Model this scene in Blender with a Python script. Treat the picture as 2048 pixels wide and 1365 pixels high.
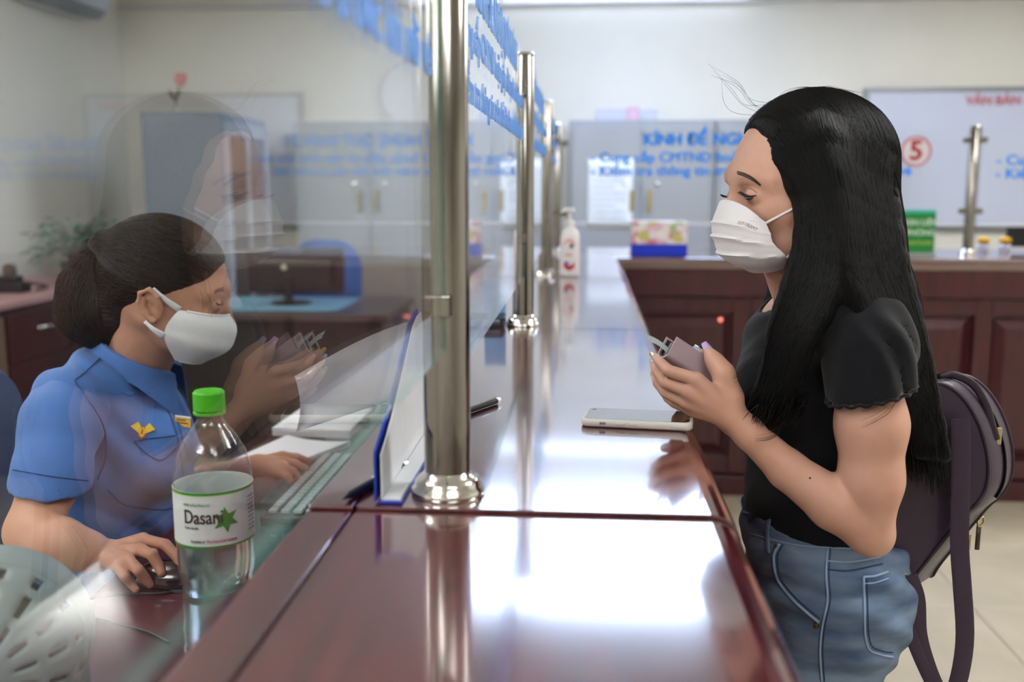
import bpy, bmesh, math, random
import numpy as np
from mathutils import Vector, Matrix
from mathutils.bvhtree import BVHTree

for o in list(bpy.data.objects):
    bpy.data.objects.remove(o)
scene = bpy.context.scene
COL = scene.collection
random.seed(7)
RNG = np.random.default_rng(7)

# ---------------------------------------------------------------- camera
CAM_Z = 1.39
FPX = 1991.0
PITCH = math.atan2(311.5, FPX)
YAW = math.atan2(148.0, FPX / math.cos(PITCH))
cam_data = bpy.data.cameras.new('camera')
cam = bpy.data.objects.new('camera', cam_data)
COL.objects.link(cam)
cam.location = (0, 0, CAM_Z)
cam.rotation_euler = (math.pi / 2 - PITCH, 0, YAW)
cam_data.sensor_width = 36.0
cam_data.lens = 36.0 * FPX / 2048.0
cam_data.clip_start = 0.05
cam_data.dof.use_dof = True
cam_data.dof.focus_distance = 1.36
cam_data.dof.aperture_fstop = 3.2
scene.camera = cam

# ---------------------------------------------------------------- view, world
scene.view_settings.view_transform = 'Standard'
scene.view_settings.look = 'None'
scene.view_settings.gamma = 1.0
scene.view_settings.use_curve_mapping = False
scene.view_settings.exposure = 1.35
scene.cycles.max_bounces = 10
scene.cycles.transparent_max_bounces = 24
scene.cycles.glossy_bounces = 6
scene.cycles.transmission_bounces = 8
scene.cycles.caustics_reflective = False
scene.cycles.caustics_refractive = False
scene.cycles.sample_clamp_indirect = 6.0
w = bpy.data.worlds.new('world')
scene.world = w
w.use_nodes = True
w.node_tree.nodes['Background'].inputs[0].default_value = (0.8, 0.9, 1.0, 1)
w.node_tree.nodes['Background'].inputs[1].default_value = 0.15

LAMP = 1.0          # overall strength of the ceiling lamps

# ---------------------------------------------------------------- pixel -> world helpers
Rcam = cam.rotation_euler.to_matrix()
ORG = Vector((0, 0, CAM_Z))

def ray(px, py):
    return Rcam @ Vector(((px - 1024.0) / FPX, -(py - 682.5) / FPX, -1.0))

def P(px, py, Y):
    d = ray(px, py)
    return ORG + d * (Y / d.y)

def G(px, py, z):
    d = ray(px, py)
    return ORG + d * ((z - CAM_Z) / d.z)

def PX(px, py, X):
    d = ray(px, py)
    return ORG + d * (X / d.x)

# ---------------------------------------------------------------- materials
def lin(c):
    if isinstance(c, str):
        c = c.lstrip('#')
        c = tuple(int(c[i:i + 2], 16) / 255 for i in (0, 2, 4))
    return tuple(((v / 12.92) if v <= 0.04045 else ((v + 0.055) / 1.055) ** 2.4) for v in c) + (1.0,)

MATS = {}

def mat(name, col, rough=0.5, metal=0.0, var=0.0, vscale=20.0, bump=0.0, bscale=200.0, spec=0.5,
        coat=0.0, sheen=0.0, sub=0.0, stretch=(1, 1, 1), emit=None, estr=0.0, rvar=0.0):
    if name in MATS:
        return MATS[name]
    m = bpy.data.materials.new(name)
    m.use_nodes = True
    nt = m.node_tree
    b = nt.nodes['Principled BSDF']
    c = lin(col)
    b.inputs['Base Color'].default_value = c
    b.inputs['Roughness'].default_value = rough
    b.inputs['Metallic'].default_value = metal
    b.inputs['Specular IOR Level'].default_value = spec
    b.inputs['Coat Weight'].default_value = coat
    b.inputs['Coat Roughness'].default_value = 0.08
    b.inputs['Sheen Weight'].default_value = sheen
    if sub:
        b.inputs['Subsurface Weight'].default_value = sub
        b.inputs['Subsurface Radius'].default_value = (0.012, 0.005, 0.003)
        b.inputs['Subsurface Scale'].default_value = 0.35
    if emit is not None:
        b.inputs['Emission Color'].default_value = lin(emit)
        b.inputs['Emission Strength'].default_value = estr
    tc = None
    if var or bump or rvar:
        tc = nt.nodes.new('ShaderNodeTexCoord')
        mp = nt.nodes.new('ShaderNodeMapping')
        mp.inputs['Scale'].default_value = stretch
        nt.links.new(tc.outputs['Object'], mp.inputs['Vector'])
    if var or rvar:
        n = nt.nodes.new('ShaderNodeTexNoise')
        n.inputs['Scale'].default_value = vscale
        n.inputs['Detail'].default_value = 5
        nt.links.new(mp.outputs['Vector'], n.inputs['Vector'])
    if var:
        r = nt.nodes.new('ShaderNodeValToRGB')
        r.color_ramp.elements[0].position = 0.3
        r.color_ramp.elements[1].position = 0.7
        r.color_ramp.elements[0].color = tuple(max(0, v * (1 - var)) for v in c[:3]) + (1,)
        r.color_ramp.elements[1].color = tuple(min(1, v * (1 + var)) for v in c[:3]) + (1,)
        nt.links.new(n.outputs['Fac'], r.inputs['Fac'])
        nt.links.new(r.outputs['Color'], b.inputs['Base Color'])
    if rvar:
        mr = nt.nodes.new('ShaderNodeMapRange')
        mr.inputs['To Min'].default_value = max(0.0, rough - rvar)
        mr.inputs['To Max'].default_value = rough + rvar
        nt.links.new(n.outputs['Fac'], mr.inputs['Value'])
        nt.links.new(mr.outputs['Result'], b.inputs['Roughness'])
    if bump:
        n2 = nt.nodes.new('ShaderNodeTexNoise')
        n2.inputs['Scale'].default_value = bscale
        n2.inputs['Detail'].default_value = 3
        nt.links.new(mp.outputs['Vector'], n2.inputs['Vector'])
        bp = nt.nodes.new('ShaderNodeBump')
        bp.inputs['Strength'].default_value = bump
        bp.inputs['Distance'].default_value = 0.004
        nt.links.new(n2.outputs['Fac'], bp.inputs['Height'])
        nt.links.new(bp.outputs['Normal'], b.inputs['Normal'])
    MATS[name] = m
    return m

def pane_mat(name, tint=(1, 1, 1), f0=0.045, rough=0.0, film=0.0, crinkle=0.0):
    """clear sheet: straight-through light plus Schlick reflection, the same from both sides"""
    if name in MATS:
        return MATS[name]
    m = bpy.data.materials.new(name)
    m.use_nodes = True
    nt = m.node_tree
    nt.nodes.remove(nt.nodes['Principled BSDF'])
    out = nt.nodes['Material Output']
    geo = nt.nodes.new('ShaderNodeNewGeometry')
    dot = nt.nodes.new('ShaderNodeVectorMath'); dot.operation = 'DOT_PRODUCT'
    nt.links.new(geo.outputs['Normal'], dot.inputs[0]); nt.links.new(geo.outputs['Incoming'], dot.inputs[1])
    def math_(op, a, b=None):
        n = nt.nodes.new('ShaderNodeMath'); n.operation = op
        for i, v in enumerate((a, b)):
            if v is None: continue
            if isinstance(v, (int, float)): n.inputs[i].default_value = v
            else: nt.links.new(v, n.inputs[i])
        return n.outputs[0]
    c = math_('ABSOLUTE', dot.outputs['Value'])
    k = math_('POWER', math_('SUBTRACT', 1.0, c), 5.0)
    f = math_('ADD', math_('MULTIPLY', k, 1 - f0), f0)
    tr = nt.nodes.new('ShaderNodeBsdfTransparent'); tr.inputs[0].default_value = tuple(tint) + (1,)
    gl = nt.nodes.new('ShaderNodeBsdfGlossy'); gl.inputs['Roughness'].default_value = rough
    gl.inputs['Color'].default_value = (1, 1, 1, 1)
    if crinkle:
        tc = nt.nodes.new('ShaderNodeTexCoord'); nz = nt.nodes.new('ShaderNodeTexNoise'); nz.inputs['Scale'].default_value = 45
        bp = nt.nodes.new('ShaderNodeBump'); bp.inputs['Strength'].default_value = crinkle; bp.inputs['Distance'].default_value = .004
        nt.links.new(tc.outputs['Object'], nz.inputs['Vector']); nt.links.new(nz.outputs['Fac'], bp.inputs['Height'])
        nt.links.new(bp.outputs['Normal'], gl.inputs['Normal']); nt.links.new(bp.outputs['Normal'], dot.inputs[0])
    mx = nt.nodes.new('ShaderNodeMixShader')
    src = tr
    if film:
        df = nt.nodes.new('ShaderNodeBsdfTranslucent'); df.inputs[0].default_value = (0.9, 0.92, 0.95, 1)
        d2 = nt.nodes.new('ShaderNodeBsdfDiffuse'); d2.inputs[0].default_value = (0.9, 0.92, 0.95, 1)
        ad = nt.nodes.new('ShaderNodeMixShader'); ad.inputs[0].default_value = 0.5
        nt.links.new(df.outputs[0], ad.inputs[1]); nt.links.new(d2.outputs[0], ad.inputs[2])
        m2 = nt.nodes.new('ShaderNodeMixShader'); m2.inputs[0].default_value = film
        nt.links.new(tr.outputs[0], m2.inputs[1]); nt.links.new(ad.outputs[0], m2.inputs[2])
        src = m2
    nt.links.new(f, mx.inputs[0]); nt.links.new(src.outputs[0], mx.inputs[1]); nt.links.new(gl.outputs[0], mx.inputs[2])
    nt.links.new(mx.outputs[0], out.inputs['Surface'])
    MATS[name] = m
    return m

def edge_mat():
    m = bpy.data.materials.new('glass_cut_edge'); m.use_nodes = True
    nt = m.node_tree; nt.nodes.remove(nt.nodes['Principled BSDF'])
    a = nt.nodes.new('ShaderNodeBsdfTransparent'); a.inputs[0].default_value = (.8, .93, .9, 1)
    b = nt.nodes.new('ShaderNodeBsdfDiffuse'); b.inputs[0].default_value = (.35, .6, .55, 1)
    x = nt.nodes.new('ShaderNodeMixShader'); x.inputs[0].default_value = .2
    nt.links.new(a.outputs[0], x.inputs[1]); nt.links.new(b.outputs[0], x.inputs[2]); nt.links.new(x.outputs[0], nt.nodes['Material Output'].inputs['Surface'])
    return m

def lacquer_mat():
    """red-brown lacquered wood, brushed along the length, with faint wear"""
    m = bpy.data.materials.new('lacquered_mahogany')
    m.use_nodes = True
    nt = m.node_tree
    b = nt.nodes['Principled BSDF']
    tc = nt.nodes.new('ShaderNodeTexCoord')
    mp = nt.nodes.new('ShaderNodeMapping'); mp.inputs['Scale'].default_value = (14, 1.2, 14)
    nt.links.new(tc.outputs['Object'], mp.inputs['Vector'])
    n = nt.nodes.new('ShaderNodeTexNoise'); n.inputs['Scale'].default_value = 4; n.inputs['Detail'].default_value = 8
    nt.links.new(mp.outputs['Vector'], n.inputs['Vector'])
    r = nt.nodes.new('ShaderNodeValToRGB')
    r.color_ramp.elements[0].color = lin('#3a1118'); r.color_ramp.elements[0].position = 0.3
    r.color_ramp.elements[1].color = lin('#61202a'); r.color_ramp.elements[1].position = 0.72
    nt.links.new(n.outputs['Fac'], r.inputs['Fac'])
    nt.links.new(r.outputs['Color'], b.inputs['Base Color'])
    n3 = nt.nodes.new('ShaderNodeTexNoise'); n3.inputs['Scale'].default_value = 9; n3.inputs['Detail'].default_value = 6
    nt.links.new(tc.outputs['Object'], n3.inputs['Vector'])
    mr = nt.nodes.new('ShaderNodeMapRange'); mr.inputs['To Min'].default_value = 0.09; mr.inputs['To Max'].default_value = 0.22
    nt.links.new(n3.outputs['Fac'], mr.inputs['Value'])
    nt.links.new(mr.outputs['Result'], b.inputs['Roughness'])
    b.inputs['Specular IOR Level'].default_value = 1.0
    b.inputs['IOR'].default_value = 1.6
    b.inputs['Coat Weight'].default_value = 1.0
    b.inputs['Coat Roughness'].default_value = 0.07
    b.inputs['Coat IOR'].default_value = 1.95
    mp2 = nt.nodes.new('ShaderNodeMapping'); mp2.inputs['Scale'].default_value = (60, 260, 60)
    nt.links.new(tc.outputs['Object'], mp2.inputs['Vector'])
    n2 = nt.nodes.new('ShaderNodeTexNoise'); n2.inputs['Scale'].default_value = 1.0; n2.inputs['Detail'].default_value = 2
    nt.links.new(mp2.outputs['Vector'], n2.inputs['Vector'])
    bp = nt.nodes.new('ShaderNodeBump'); bp.inputs['Strength'].default_value = 0.3; bp.inputs['Distance'].default_value = 0.00006
    nt.links.new(n2.outputs['Fac'], bp.inputs['Height'])
    nt.links.new(bp.outputs['Normal'], b.inputs['Normal'])
    nt.links.new(bp.outputs['Normal'], b.inputs['Coat Normal'])
    return m

M_LAC = lacquer_mat()
M_LACV = mat('panel_mahogany', '#43151c', 0.32, var=0.25, vscale=5, stretch=(6, 6, 1), coat=0.25)
M_DARKWOOD = mat('dark_wood', '#3a1a1c', 0.35, var=0.35, vscale=6, stretch=(8, 8, 1), coat=0.3)
M_STEEL = mat('polished_steel', '#8f8a85', 0.15, 1.0, rvar=0.06, vscale=30)
M_CHROME = mat('chrome', '#dcdad6', 0.08, 1.0)
M_GLASS = pane_mat('clear_glass', (0.985, 0.995, 0.99), 0.04)
M_GEDGE = edge_mat()
M_BLUEINK = mat('blue_vinyl', '#5f9cf0', 0.5)
M_BLACK = mat('black_plastic', '#15161a', 0.4)
M_WHITEP = mat('white_paper', '#e9ecf0', 0.8, var=0.02, vscale=60)
M_WHITEPL = mat('white_plastic', '#e6e4e2', 0.35)

# ---------------------------------------------------------------- objects and mesh helpers
def link(name, me, m, parent=None, smooth=False):
    if m is not None and not me.materials:
        me.materials.append(m)
    if smooth:
        me.polygons.foreach_set('use_smooth', [True] * len(me.polygons))
    o = bpy.data.objects.new(name, me)
    COL.objects.link(o)
    if parent is not None:
        o.parent = parent
        bpy.context.view_layer.update() if False else None
        o.matrix_parent_inverse = parent_inv(parent)
    return o

def parent_inv(p):
    mw = Matrix.LocRotScale(p.location, p.rotation_euler, p.scale)
    if p.parent is not None:
        q = p.parent
        mw = Matrix.LocRotScale(q.location, q.rotation_euler, q.scale) @ p.matrix_parent_inverse @ mw
    return mw.inverted()

def thing(name, label, cat, loc=(0, 0, 0), group=None, kind=None):
    o = bpy.data.objects.new(name, None)
    COL.objects.link(o)
    o.location = loc
    o.empty_display_size = 0.05
    return tag(o, label, cat, group, kind)

def tag(o, label=None, cat=None, group=None, kind=None):
    if label: o['label'] = label
    if cat: o['category'] = cat
    if group: o['group'] = group
    if kind: o['kind'] = kind
    return o

def pyd(verts, faces):
    me = bpy.data.meshes.new('m')
    me.from_pydata([tuple(v) for v in verts], [], faces)
    me.update()
    return me

class MB:
    """collects shapes in world coordinates and links them as one mesh"""
    def __init__(s):
        s.v = []; s.f = []
    def add(s, verts, faces):
        b = len(s.v)
        s.v += [tuple(v) for v in verts]
        s.f += [tuple(i + b for i in f) for f in faces]
        return s
    def box(s, a, b, bev=0.0, M=None, seg=2):
        bm = bmesh.new()
        bmesh.ops.create_cube(bm, size=1)
        a = Vector(a); b = Vector(b)
        c = (a + b) / 2; d = b - a
        for v in bm.verts:
            v.co = Vector((v.co.x * d.x, v.co.y * d.y, v.co.z * d.z)) + c
        if bev:
            bmesh.ops.bevel(bm, geom=bm.edges[:] , offset=bev, segments=seg, affect='EDGES', profile=0.5)
        if M is not None:
            bm.transform(M)
        bm.verts.index_update()
        s.add([v.co.copy() for v in bm.verts], [[v.index for v in f.verts] for f in bm.faces])
        bm.free()
        return s
    def tube(s, pts, r, n=8, cap=True, flat=1.0, up=None):
        pts = [Vector(p) for p in pts]
        k = len(pts)
        rs = r if isinstance(r, (list, tuple, np.ndarray)) else [r] * k
        T = []
        for i in range(k):
            t = pts[min(i + 1, k - 1)] - pts[max(i - 1, 0)]
            T.append(t.normalized() if t.length > 1e-9 else Vector((0, 0, 1)))
        if up is None:
            up = Vector((0, 0, 1)) if abs(T[0].z) < 0.9 else Vector((1, 0, 0))
        nrm = (Vector(up) - T[0] * T[0].dot(Vector(up))).normalized()
        vs = []
        for i in range(k):
            nrm = (nrm - T[i] * T[i].dot(nrm)).normalized()
            bn = T[i].cross(nrm)
            for j in range(n):
                a = 2 * math.pi * j / n
                vs.append(pts[i] + nrm * (math.cos(a) * rs[i] * flat) + bn * (math.sin(a) * rs[i]))
        fs = []
        for i in range(k - 1):
            for j in range(n):
                j2 = (j + 1) % n
                fs.append((i * n + j, i * n + j2, (i + 1) * n + j2, (i + 1) * n + j))
        if cap:
            fs.append(tuple(range(n))[::-1]); fs.append(tuple((k - 1) * n + j for j in range(n)))
        return s.add(vs, fs)
    def lathe(s, prof, c=(0, 0, 0), n=32, M=None, close=False):
        vs = []; fs = []
        k = len(prof)
        for (r, z) in prof:
            for j in range(n):
                a = 2 * math.pi * j / n
                p = Vector((r * math.cos(a), r * math.sin(a), z))
                if M is not None: p = M @ p
                vs.append(p + Vector(c))
        for i in range(k - 1):
            for j in range(n):
                j2 = (j + 1) % n
                fs.append((i * n + j, i * n + j2, (i + 1) * n + j2, (i + 1) * n + j))
        if close:
            fs.append(tuple(range(n))[::-1]); fs.append(tuple((k - 1) * n + j for j in range(n)))
        return s.add(vs, fs)
    def prism(s, poly, ext):
        """polygon of 3-D points pushed along the vector ext"""
        n = len(poly); ext = Vector(ext)
        vs = [Vector(p) for p in poly] + [Vector(p) + ext for p in poly]
        fs = [tuple(range(n))[::-1], tuple(range(n, 2 * n))]
        fs += [(i, (i + 1) % n, n + (i + 1) % n, n + i) for i in range(n)]
        return s.add(vs, fs)
    def sheet(s, grid, th=0.0):
        """rows of points; th gives it thickness along its normals"""
        R = len(grid); C = len(grid[0])
        g = np.array([[tuple(p) for p in row] for row in grid], float)
        fs = [(i * C + j, i * C + j + 1, (i + 1) * C + j + 1, (i + 1) * C + j) for i in range(R - 1) for j in range(C - 1)]
        if th:
            du = np.gradient(g, axis=0); dv = np.gradient(g, axis=1)
            nn = np.cross(du, dv); nn /= (np.linalg.norm(nn, axis=2, keepdims=True) + 1e-12)
            h = g + nn * th
            b = R * C
            fs2 = [tuple(b + i for i in f)[::-1] for f in fs]
            rim = [i * C for i in range(R)]
            bd = [j for j in range(C)] + [i * C + C - 1 for i in range(1, R)] + [(R - 1) * C + j for j in range(C - 2, -1, -1)] + [i * C for i in range(R - 2, 0, -1)]
            rf = [(bd[i], b + bd[i], b + bd[(i + 1) % len(bd)], bd[(i + 1) % len(bd)]) for i in range(len(bd))]
            return s.add(list(g.reshape(-1, 3)) + list(h.reshape(-1, 3)), fs + fs2 + rf)
        return s.add(list(g.reshape(-1, 3)), fs)
    def build(s, name, m, parent=None, smooth=False, angle=None):
        me = pyd(s.v, s.f)
        bm = bmesh.new(); bm.from_mesh(me)
        bmesh.ops.recalc_face_normals(bm, faces=bm.faces)
        bm.to_mesh(me); bm.free()
        o = link(name, me, m, parent, smooth)
        if smooth and angle:
            me.set_sharp_from_angle(angle=math.radians(angle))
        return o

def bez(pts, n=24):
    """Catmull-Rom through pts"""
    p = [np.array(tuple(q), float) for q in pts]
    p = [2 * p[0] - p[1]] + p + [2 * p[-1] - p[-2]]
    out = []
    segs = len(p) - 3
    for i in range(n):
        t = i / (n - 1) * segs
        k = min(int(t), segs - 1); u = t - k
        a, b, c, d = p[k:k + 4]
        out.append(Vector(0.5 * ((2 * b) + (-a + c) * u + (2 * a - 5 * b + 4 * c - d) * u * u + (-a + 3 * b - 3 * c + d) * u ** 3)))
    return out

def text_mesh(name, body, size, m, M, parent=None, align='LEFT', bold=0.0, depth=0.0006, width=None, spacing=1.0, words=False):
    cu = bpy.data.curves.new('t', 'FONT')
    cu.body = body; cu.size = size; cu.align_x = align; cu.align_y = 'CENTER'
    cu.extrude = depth / 2; cu.offset = 0.0; cu.space_character = spacing
    cu.resolution_u = 3
    o = bpy.data.objects.new('t', cu); COL.objects.link(o)
    dg = bpy.context.evaluated_depsgraph_get()
    me = bpy.data.meshes.new_from_object(o.evaluated_get(dg))
    bpy.data.objects.remove(o); bpy.data.curves.remove(cu)
    if width and len(me.vertices):
        xs = [v.co.x for v in me.vertices]
        sc = width / (max(xs) - min(xs))
        me.transform(Matrix.Diagonal((sc, 1, 1, 1)))
    me.materials.clear()
    if bold:      # heavier strokes: the same outline laid again slightly to each side
        bm = bmesh.new()
        for k, (dx, dy) in enumerate(((0, 0), (bold, 0), (-bold, 0), (0, bold * .8), (0, -bold * .8))):
            n0 = len(bm.verts); bm.from_mesh(me); bm.verts.ensure_lookup_table()
            for v in bm.verts[n0:]: v.co += Vector((dx, dy, k * 1e-5))
        bm.to_mesh(me); bm.free()
    if words:
        bm = bmesh.new(); bm.from_mesh(me)
        seen = set(); isl = []
        for v in bm.verts:
            if v in seen: continue
            st = [v]; seen.add(v); grp = []
            while st:
                a = st.pop(); grp.append(a)
                for e in a.link_edges:
                    b = e.other_vert(a)
                    if b not in seen: seen.add(b); st.append(b)
            isl.append((min(q.co.x for q in grp), max(q.co.x for q in grp), grp))
        isl.sort(key=lambda t: t[0])
        groups = []; end = -1e9
        for a, b, grp in isl:
            if a - end > size * .17: groups.append([])
            groups[-1] += grp; end = max(end, b)
        out = None
        for grp in groups:
            ids = {v: i for i, v in enumerate(grp)}
            fs = [[ids[v] for v in f.verts] for f in bm.faces if f.verts[0] in ids]
            o = link(name, pyd([M @ v.co for v in grp], fs), m, parent); out = out or o
        bm.free()
        return out
    me.transform(M)
    return link(name, me, m, parent)

def frame(o, x, y):
    """matrix with local x along x, local y along y"""
    x = Vector(x).normalized(); y = Vector(y); y = (y - x * x.dot(y)).normalized(); z = x.cross(y)
    M = Matrix((x, y, z)).transposed().to_4x4(); M.translation = Vector(o)
    return M

# ---------------------------------------------------------------- implicit surfaces for bodies and cloth
class Sdf:
    def __init__(s):
        s.ops = []
    def chain(s, pts, rad, k=0.01, flat=None, op='u'):
        pts = [np.array(tuple(p), float) for p in pts]
        for i in range(len(pts) - 1):
            s.ops.append((op, 'cap', (pts[i], pts[i + 1], rad[i], rad[i + 1], flat), k))
        return s
    def ell(s, c, r, k=0.01, R=None, op='u'):
        r = (r, r, r) if isinstance(r, (int, float)) else r
        s.ops.append((op, 'ell', (np.array(tuple(c), float), np.array(r, float), np.eye(3) if R is None else np.array(R, float)), k))
        return s
    def cut(s, p, n, k=0.002):
        n = np.array(tuple(n), float); n /= np.linalg.norm(n)
        s.ops.append(('i', 'pl', (np.array(tuple(p), float), n), k))
        return s
    def bounds(s):
        lo = np.full(3, 1e9); hi = -lo
        for op, t, a, k in s.ops:
            if op != 'u': continue
            l, h = s._bb(t, a, 0)
            lo = np.minimum(lo, l); hi = np.maximum(hi, h)
        return lo, hi
    def _bb(s, t, a, mg):
        if t == 'cap':
            r = max(a[2], a[3]) + mg
            return np.minimum(a[0], a[1]) - r, np.maximum(a[0], a[1]) + r
        e = np.abs(a[2]) @ a[1] if False else np.sqrt(((a[2] * a[1][None, :]) ** 2).sum(1))
        return a[0] - e - mg, a[0] + e + mg
    def mesh(s, res, noise=None):
        lo, hi = s.bounds(); lo -= 3 * res; hi += 3 * res
        n = np.ceil((hi - lo) / res).astype(int) + 1
        D = np.full(n, 1.0, np.float32)
        ax = [lo[i] + res * np.arange(n[i]) for i in range(3)]
        for op, t, a, k in s.ops:
            if t == 'pl':
                X = ax[0][:, None, None] - a[0][0]; Y = ax[1][None, :, None] - a[0][1]; Z = ax[2][None, None, :] - a[0][2]
                q = (X * a[1][0] + Y * a[1][1] + Z * a[1][2]).astype(np.float32)
                h = np.maximum(k - np.abs(D - q), 0) / k
                D = np.maximum(D, q) + h * h * k * 0.25
                continue
            l, hh = s._bb(t, a, max(k, 0.004) + 3 * res)
            i0 = np.clip(((l - lo) / res).astype(int), 0, n); i1 = np.clip(((hh - lo) / res).astype(int) + 2, 0, n)
            if np.any(i1 <= i0): continue
            sl = tuple(slice(i0[i], i1[i]) for i in range(3))
            X = ax[0][sl[0]][:, None, None]; Y = ax[1][sl[1]][None, :, None]; Z = ax[2][sl[2]][None, None, :]
            if t == 'cap':
                A, B, ra, rb, flat = a
                px = X - A[0]; py = Y - A[1]; pz = Z - A[2]
                ba = B - A
                if flat is not None:
                    fd, fs = flat
                    fd = np.array(tuple(fd), float); fd /= np.linalg.norm(fd)
                    q = (px * fd[0] + py * fd[1] + pz * fd[2])
                    tt = np.clip((px * ba[0] + py * ba[1] + pz * ba[2]) / (ba @ ba + 1e-12), 0, 1)
                    ex = px - tt * ba[0]; ey = py - tt * ba[1]; ez = pz - tt * ba[2]
                    q = ex * fd[0] + ey * fd[1] + ez * fd[2]
                    d2 = ex * ex + ey * ey + ez * ez + (fs * fs - 1) * q * q
                else:
                    tt = np.clip((px * ba[0] + py * ba[1] + pz * ba[2]) / (ba @ ba + 1e-12), 0, 1)
                    d2 = (px - tt * ba[0]) ** 2 + (py - tt * ba[1]) ** 2 + (pz - tt * ba[2]) ** 2
                q = np.sqrt(d2) - (ra + (rb - ra) * tt)
            else:
                c, r, R = a
                px = X - c[0]; py = Y - c[1]; pz = Z - c[2]
                u = [px * R[0, i] + py * R[1, i] + pz * R[2, i] for i in range(3)]
                k0 = np.sqrt(sum((u[i] / r[i]) ** 2 for i in range(3)))
                k1 = np.sqrt(sum((u[i] / r[i] ** 2) ** 2 for i in range(3))) + 1e-9
                q = k0 * (k0 - 1) / k1
            q = q.astype(np.float32)
            d = D[sl]
            if op == 'u':
                h = np.maximum(k - np.abs(d - q), 0) / k
                D[sl] = np.minimum(d, q) - h * h * k * 0.25
            else:
                q = -q
                h = np.maximum(k - np.abs(d - q), 0) / k
                D[sl] = np.maximum(d, q) + h * h * k * 0.25
        if noise is not None:
            X, Y, Z = np.meshgrid(ax[0], ax[1], ax[2], indexing='ij', sparse=True)
            near = np.abs(D) < 0.05
            D = D + np.where(near, noise(X, Y, Z), 0).astype(np.float32)
        return surface_nets(D, lo, res)

def surface_nets(D, lo, res):
    ins = D < 0
    nx, ny, nz = D.shape
    def corner(a, i, j, k):
        return a[i:nx - 1 + i, j:ny - 1 + j, k:nz - 1 + k]
    cnt = np.zeros((nx - 1, ny - 1, nz - 1), np.int8)
    for i in (0, 1):
        for j in (0, 1):
            for k in (0, 1):
                cnt += corner(ins, i, j, k)
    act = (cnt > 0) & (cnt < 8)
    I, J, K = np.nonzero(act)
    idx = np.full(act.shape, -1, np.int64); idx[I, J, K] = np.arange(len(I))
    acc = np.zeros((len(I), 3)); num = np.zeros(len(I))
    cs = [(i, j, k) for i in (0, 1) for j in (0, 1) for k in (0, 1)]
    for a in cs:
        for ax in range(3):
            if a[ax]: continue
            b = list(a); b[ax] = 1
            da = D[I + a[0], J + a[1], K + a[2]]; db = D[I + b[0], J + b[1], K + b[2]]
            m = (da < 0) != (db < 0)
            t = np.where(m, da / np.where(m, da - db, 1), 0)
            p = np.zeros((len(I), 3)); p[:] = a
            p[:, ax] += t
            acc[m] += p[m]; num[m] += 1
    V = (acc / num[:, None] + np.stack([I, J, K], 1)) * res + lo
    F = []
    for ax in range(3):
        sl0 = [slice(1, -1)] * 3; sl1 = [slice(1, -1)] * 3
        sl0[ax] = slice(0, -1); sl1[ax] = slice(1, None)
        a = ins[tuple(sl0)]; b = ins[tuple(sl1)]
        e = np.argwhere(a != b)
        if not len(e): continue
        off = np.ones(3, int); off[ax] = 0
        e = e + off
        u, v = [(1, 2), (2, 0), (0, 1)][ax]
        du = np.zeros(3, int); du[u] = 1; dv = np.zeros(3, int); dv[v] = 1
        q = []
        for s_ in (du + dv, dv, 0 * du, du):
            c = e - s_
            q.append(idx[c[:, 0], c[:, 1], c[:, 2]])
        q = np.stack(q, 1)
        fl = ins[tuple((e).T)] if False else a[tuple((e - off).T)]
        q[~fl] = q[~fl][:, ::-1]
        F.append(q)
    F = np.concatenate(F)
    F = F[(F >= 0).all(1)]
    return V, F

def smooth_vf(V, F, it=2, lam=0.5):
    e = np.concatenate([F[:, [0, 1]], F[:, [1, 2]], F[:, [2, 3]], F[:, [3, 0]]])
    for _ in range(it):
        acc = np.zeros_like(V); n = np.zeros(len(V))
        for a, b in ((0, 1), (1, 0)):
            for c in range(3):
                acc[:, c] += np.bincount(e[:, a], V[e[:, b], c], len(V))
            n += np.bincount(e[:, a], minlength=len(V))
        V = V + lam * (acc / np.maximum(n, 1)[:, None] - V)
    return V

def vf_mesh(parts, sm=1):
    vs = []; fs = []; b = 0
    for V, F in parts:
        V = smooth_vf(V, F, sm) if sm else V
        vs.append(V); fs.append(F + b); b += len(V)
    V = np.concatenate(vs); F = np.concatenate(fs)
    me = bpy.data.meshes.new('m')
    me.vertices.add(len(V)); me.vertices.foreach_set('co', V.astype(np.float32).ravel())
    me.loops.add(F.size); me.loops.foreach_set('vertex_index', F.astype(np.int32).ravel())
    me.polygons.add(len(F)); me.polygons.foreach_set('loop_start', (np.arange(len(F)) * 4).astype(np.int32))
    me.polygons.foreach_set('use_smooth', [True] * len(F))
    me.update(calc_edges=True)
    me.validate()
    return me

def bvh_of(*objs):
    vs = []; fs = []
    for o in objs:
        b = len(vs)
        vs += [v.co.copy() for v in o.data.vertices]
        fs += [tuple(i + b for i in p.vertices) for p in o.data.polygons]
    return BVHTree.FromPolygons(vs, fs)

def hit(bvh, px, py, off=0.0):
    d = ray(px, py).normalized()
    loc, nrm, i, dist = bvh.ray_cast(ORG, d)
    if loc is None: return None
    if nrm.dot(d) > 0: nrm = -nrm
    return loc + nrm * off, nrm

def on_surf(bvh, pix, n=24, off=0.0008):
    """lay a line of image points on a surface, return 3-D points"""
    out = []
    for p in bez([(x, y, 0) for x, y in pix], n):
        h = hit(bvh, p.x, p.y, off)
        if h: out.append(h[0])
    return out

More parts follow.
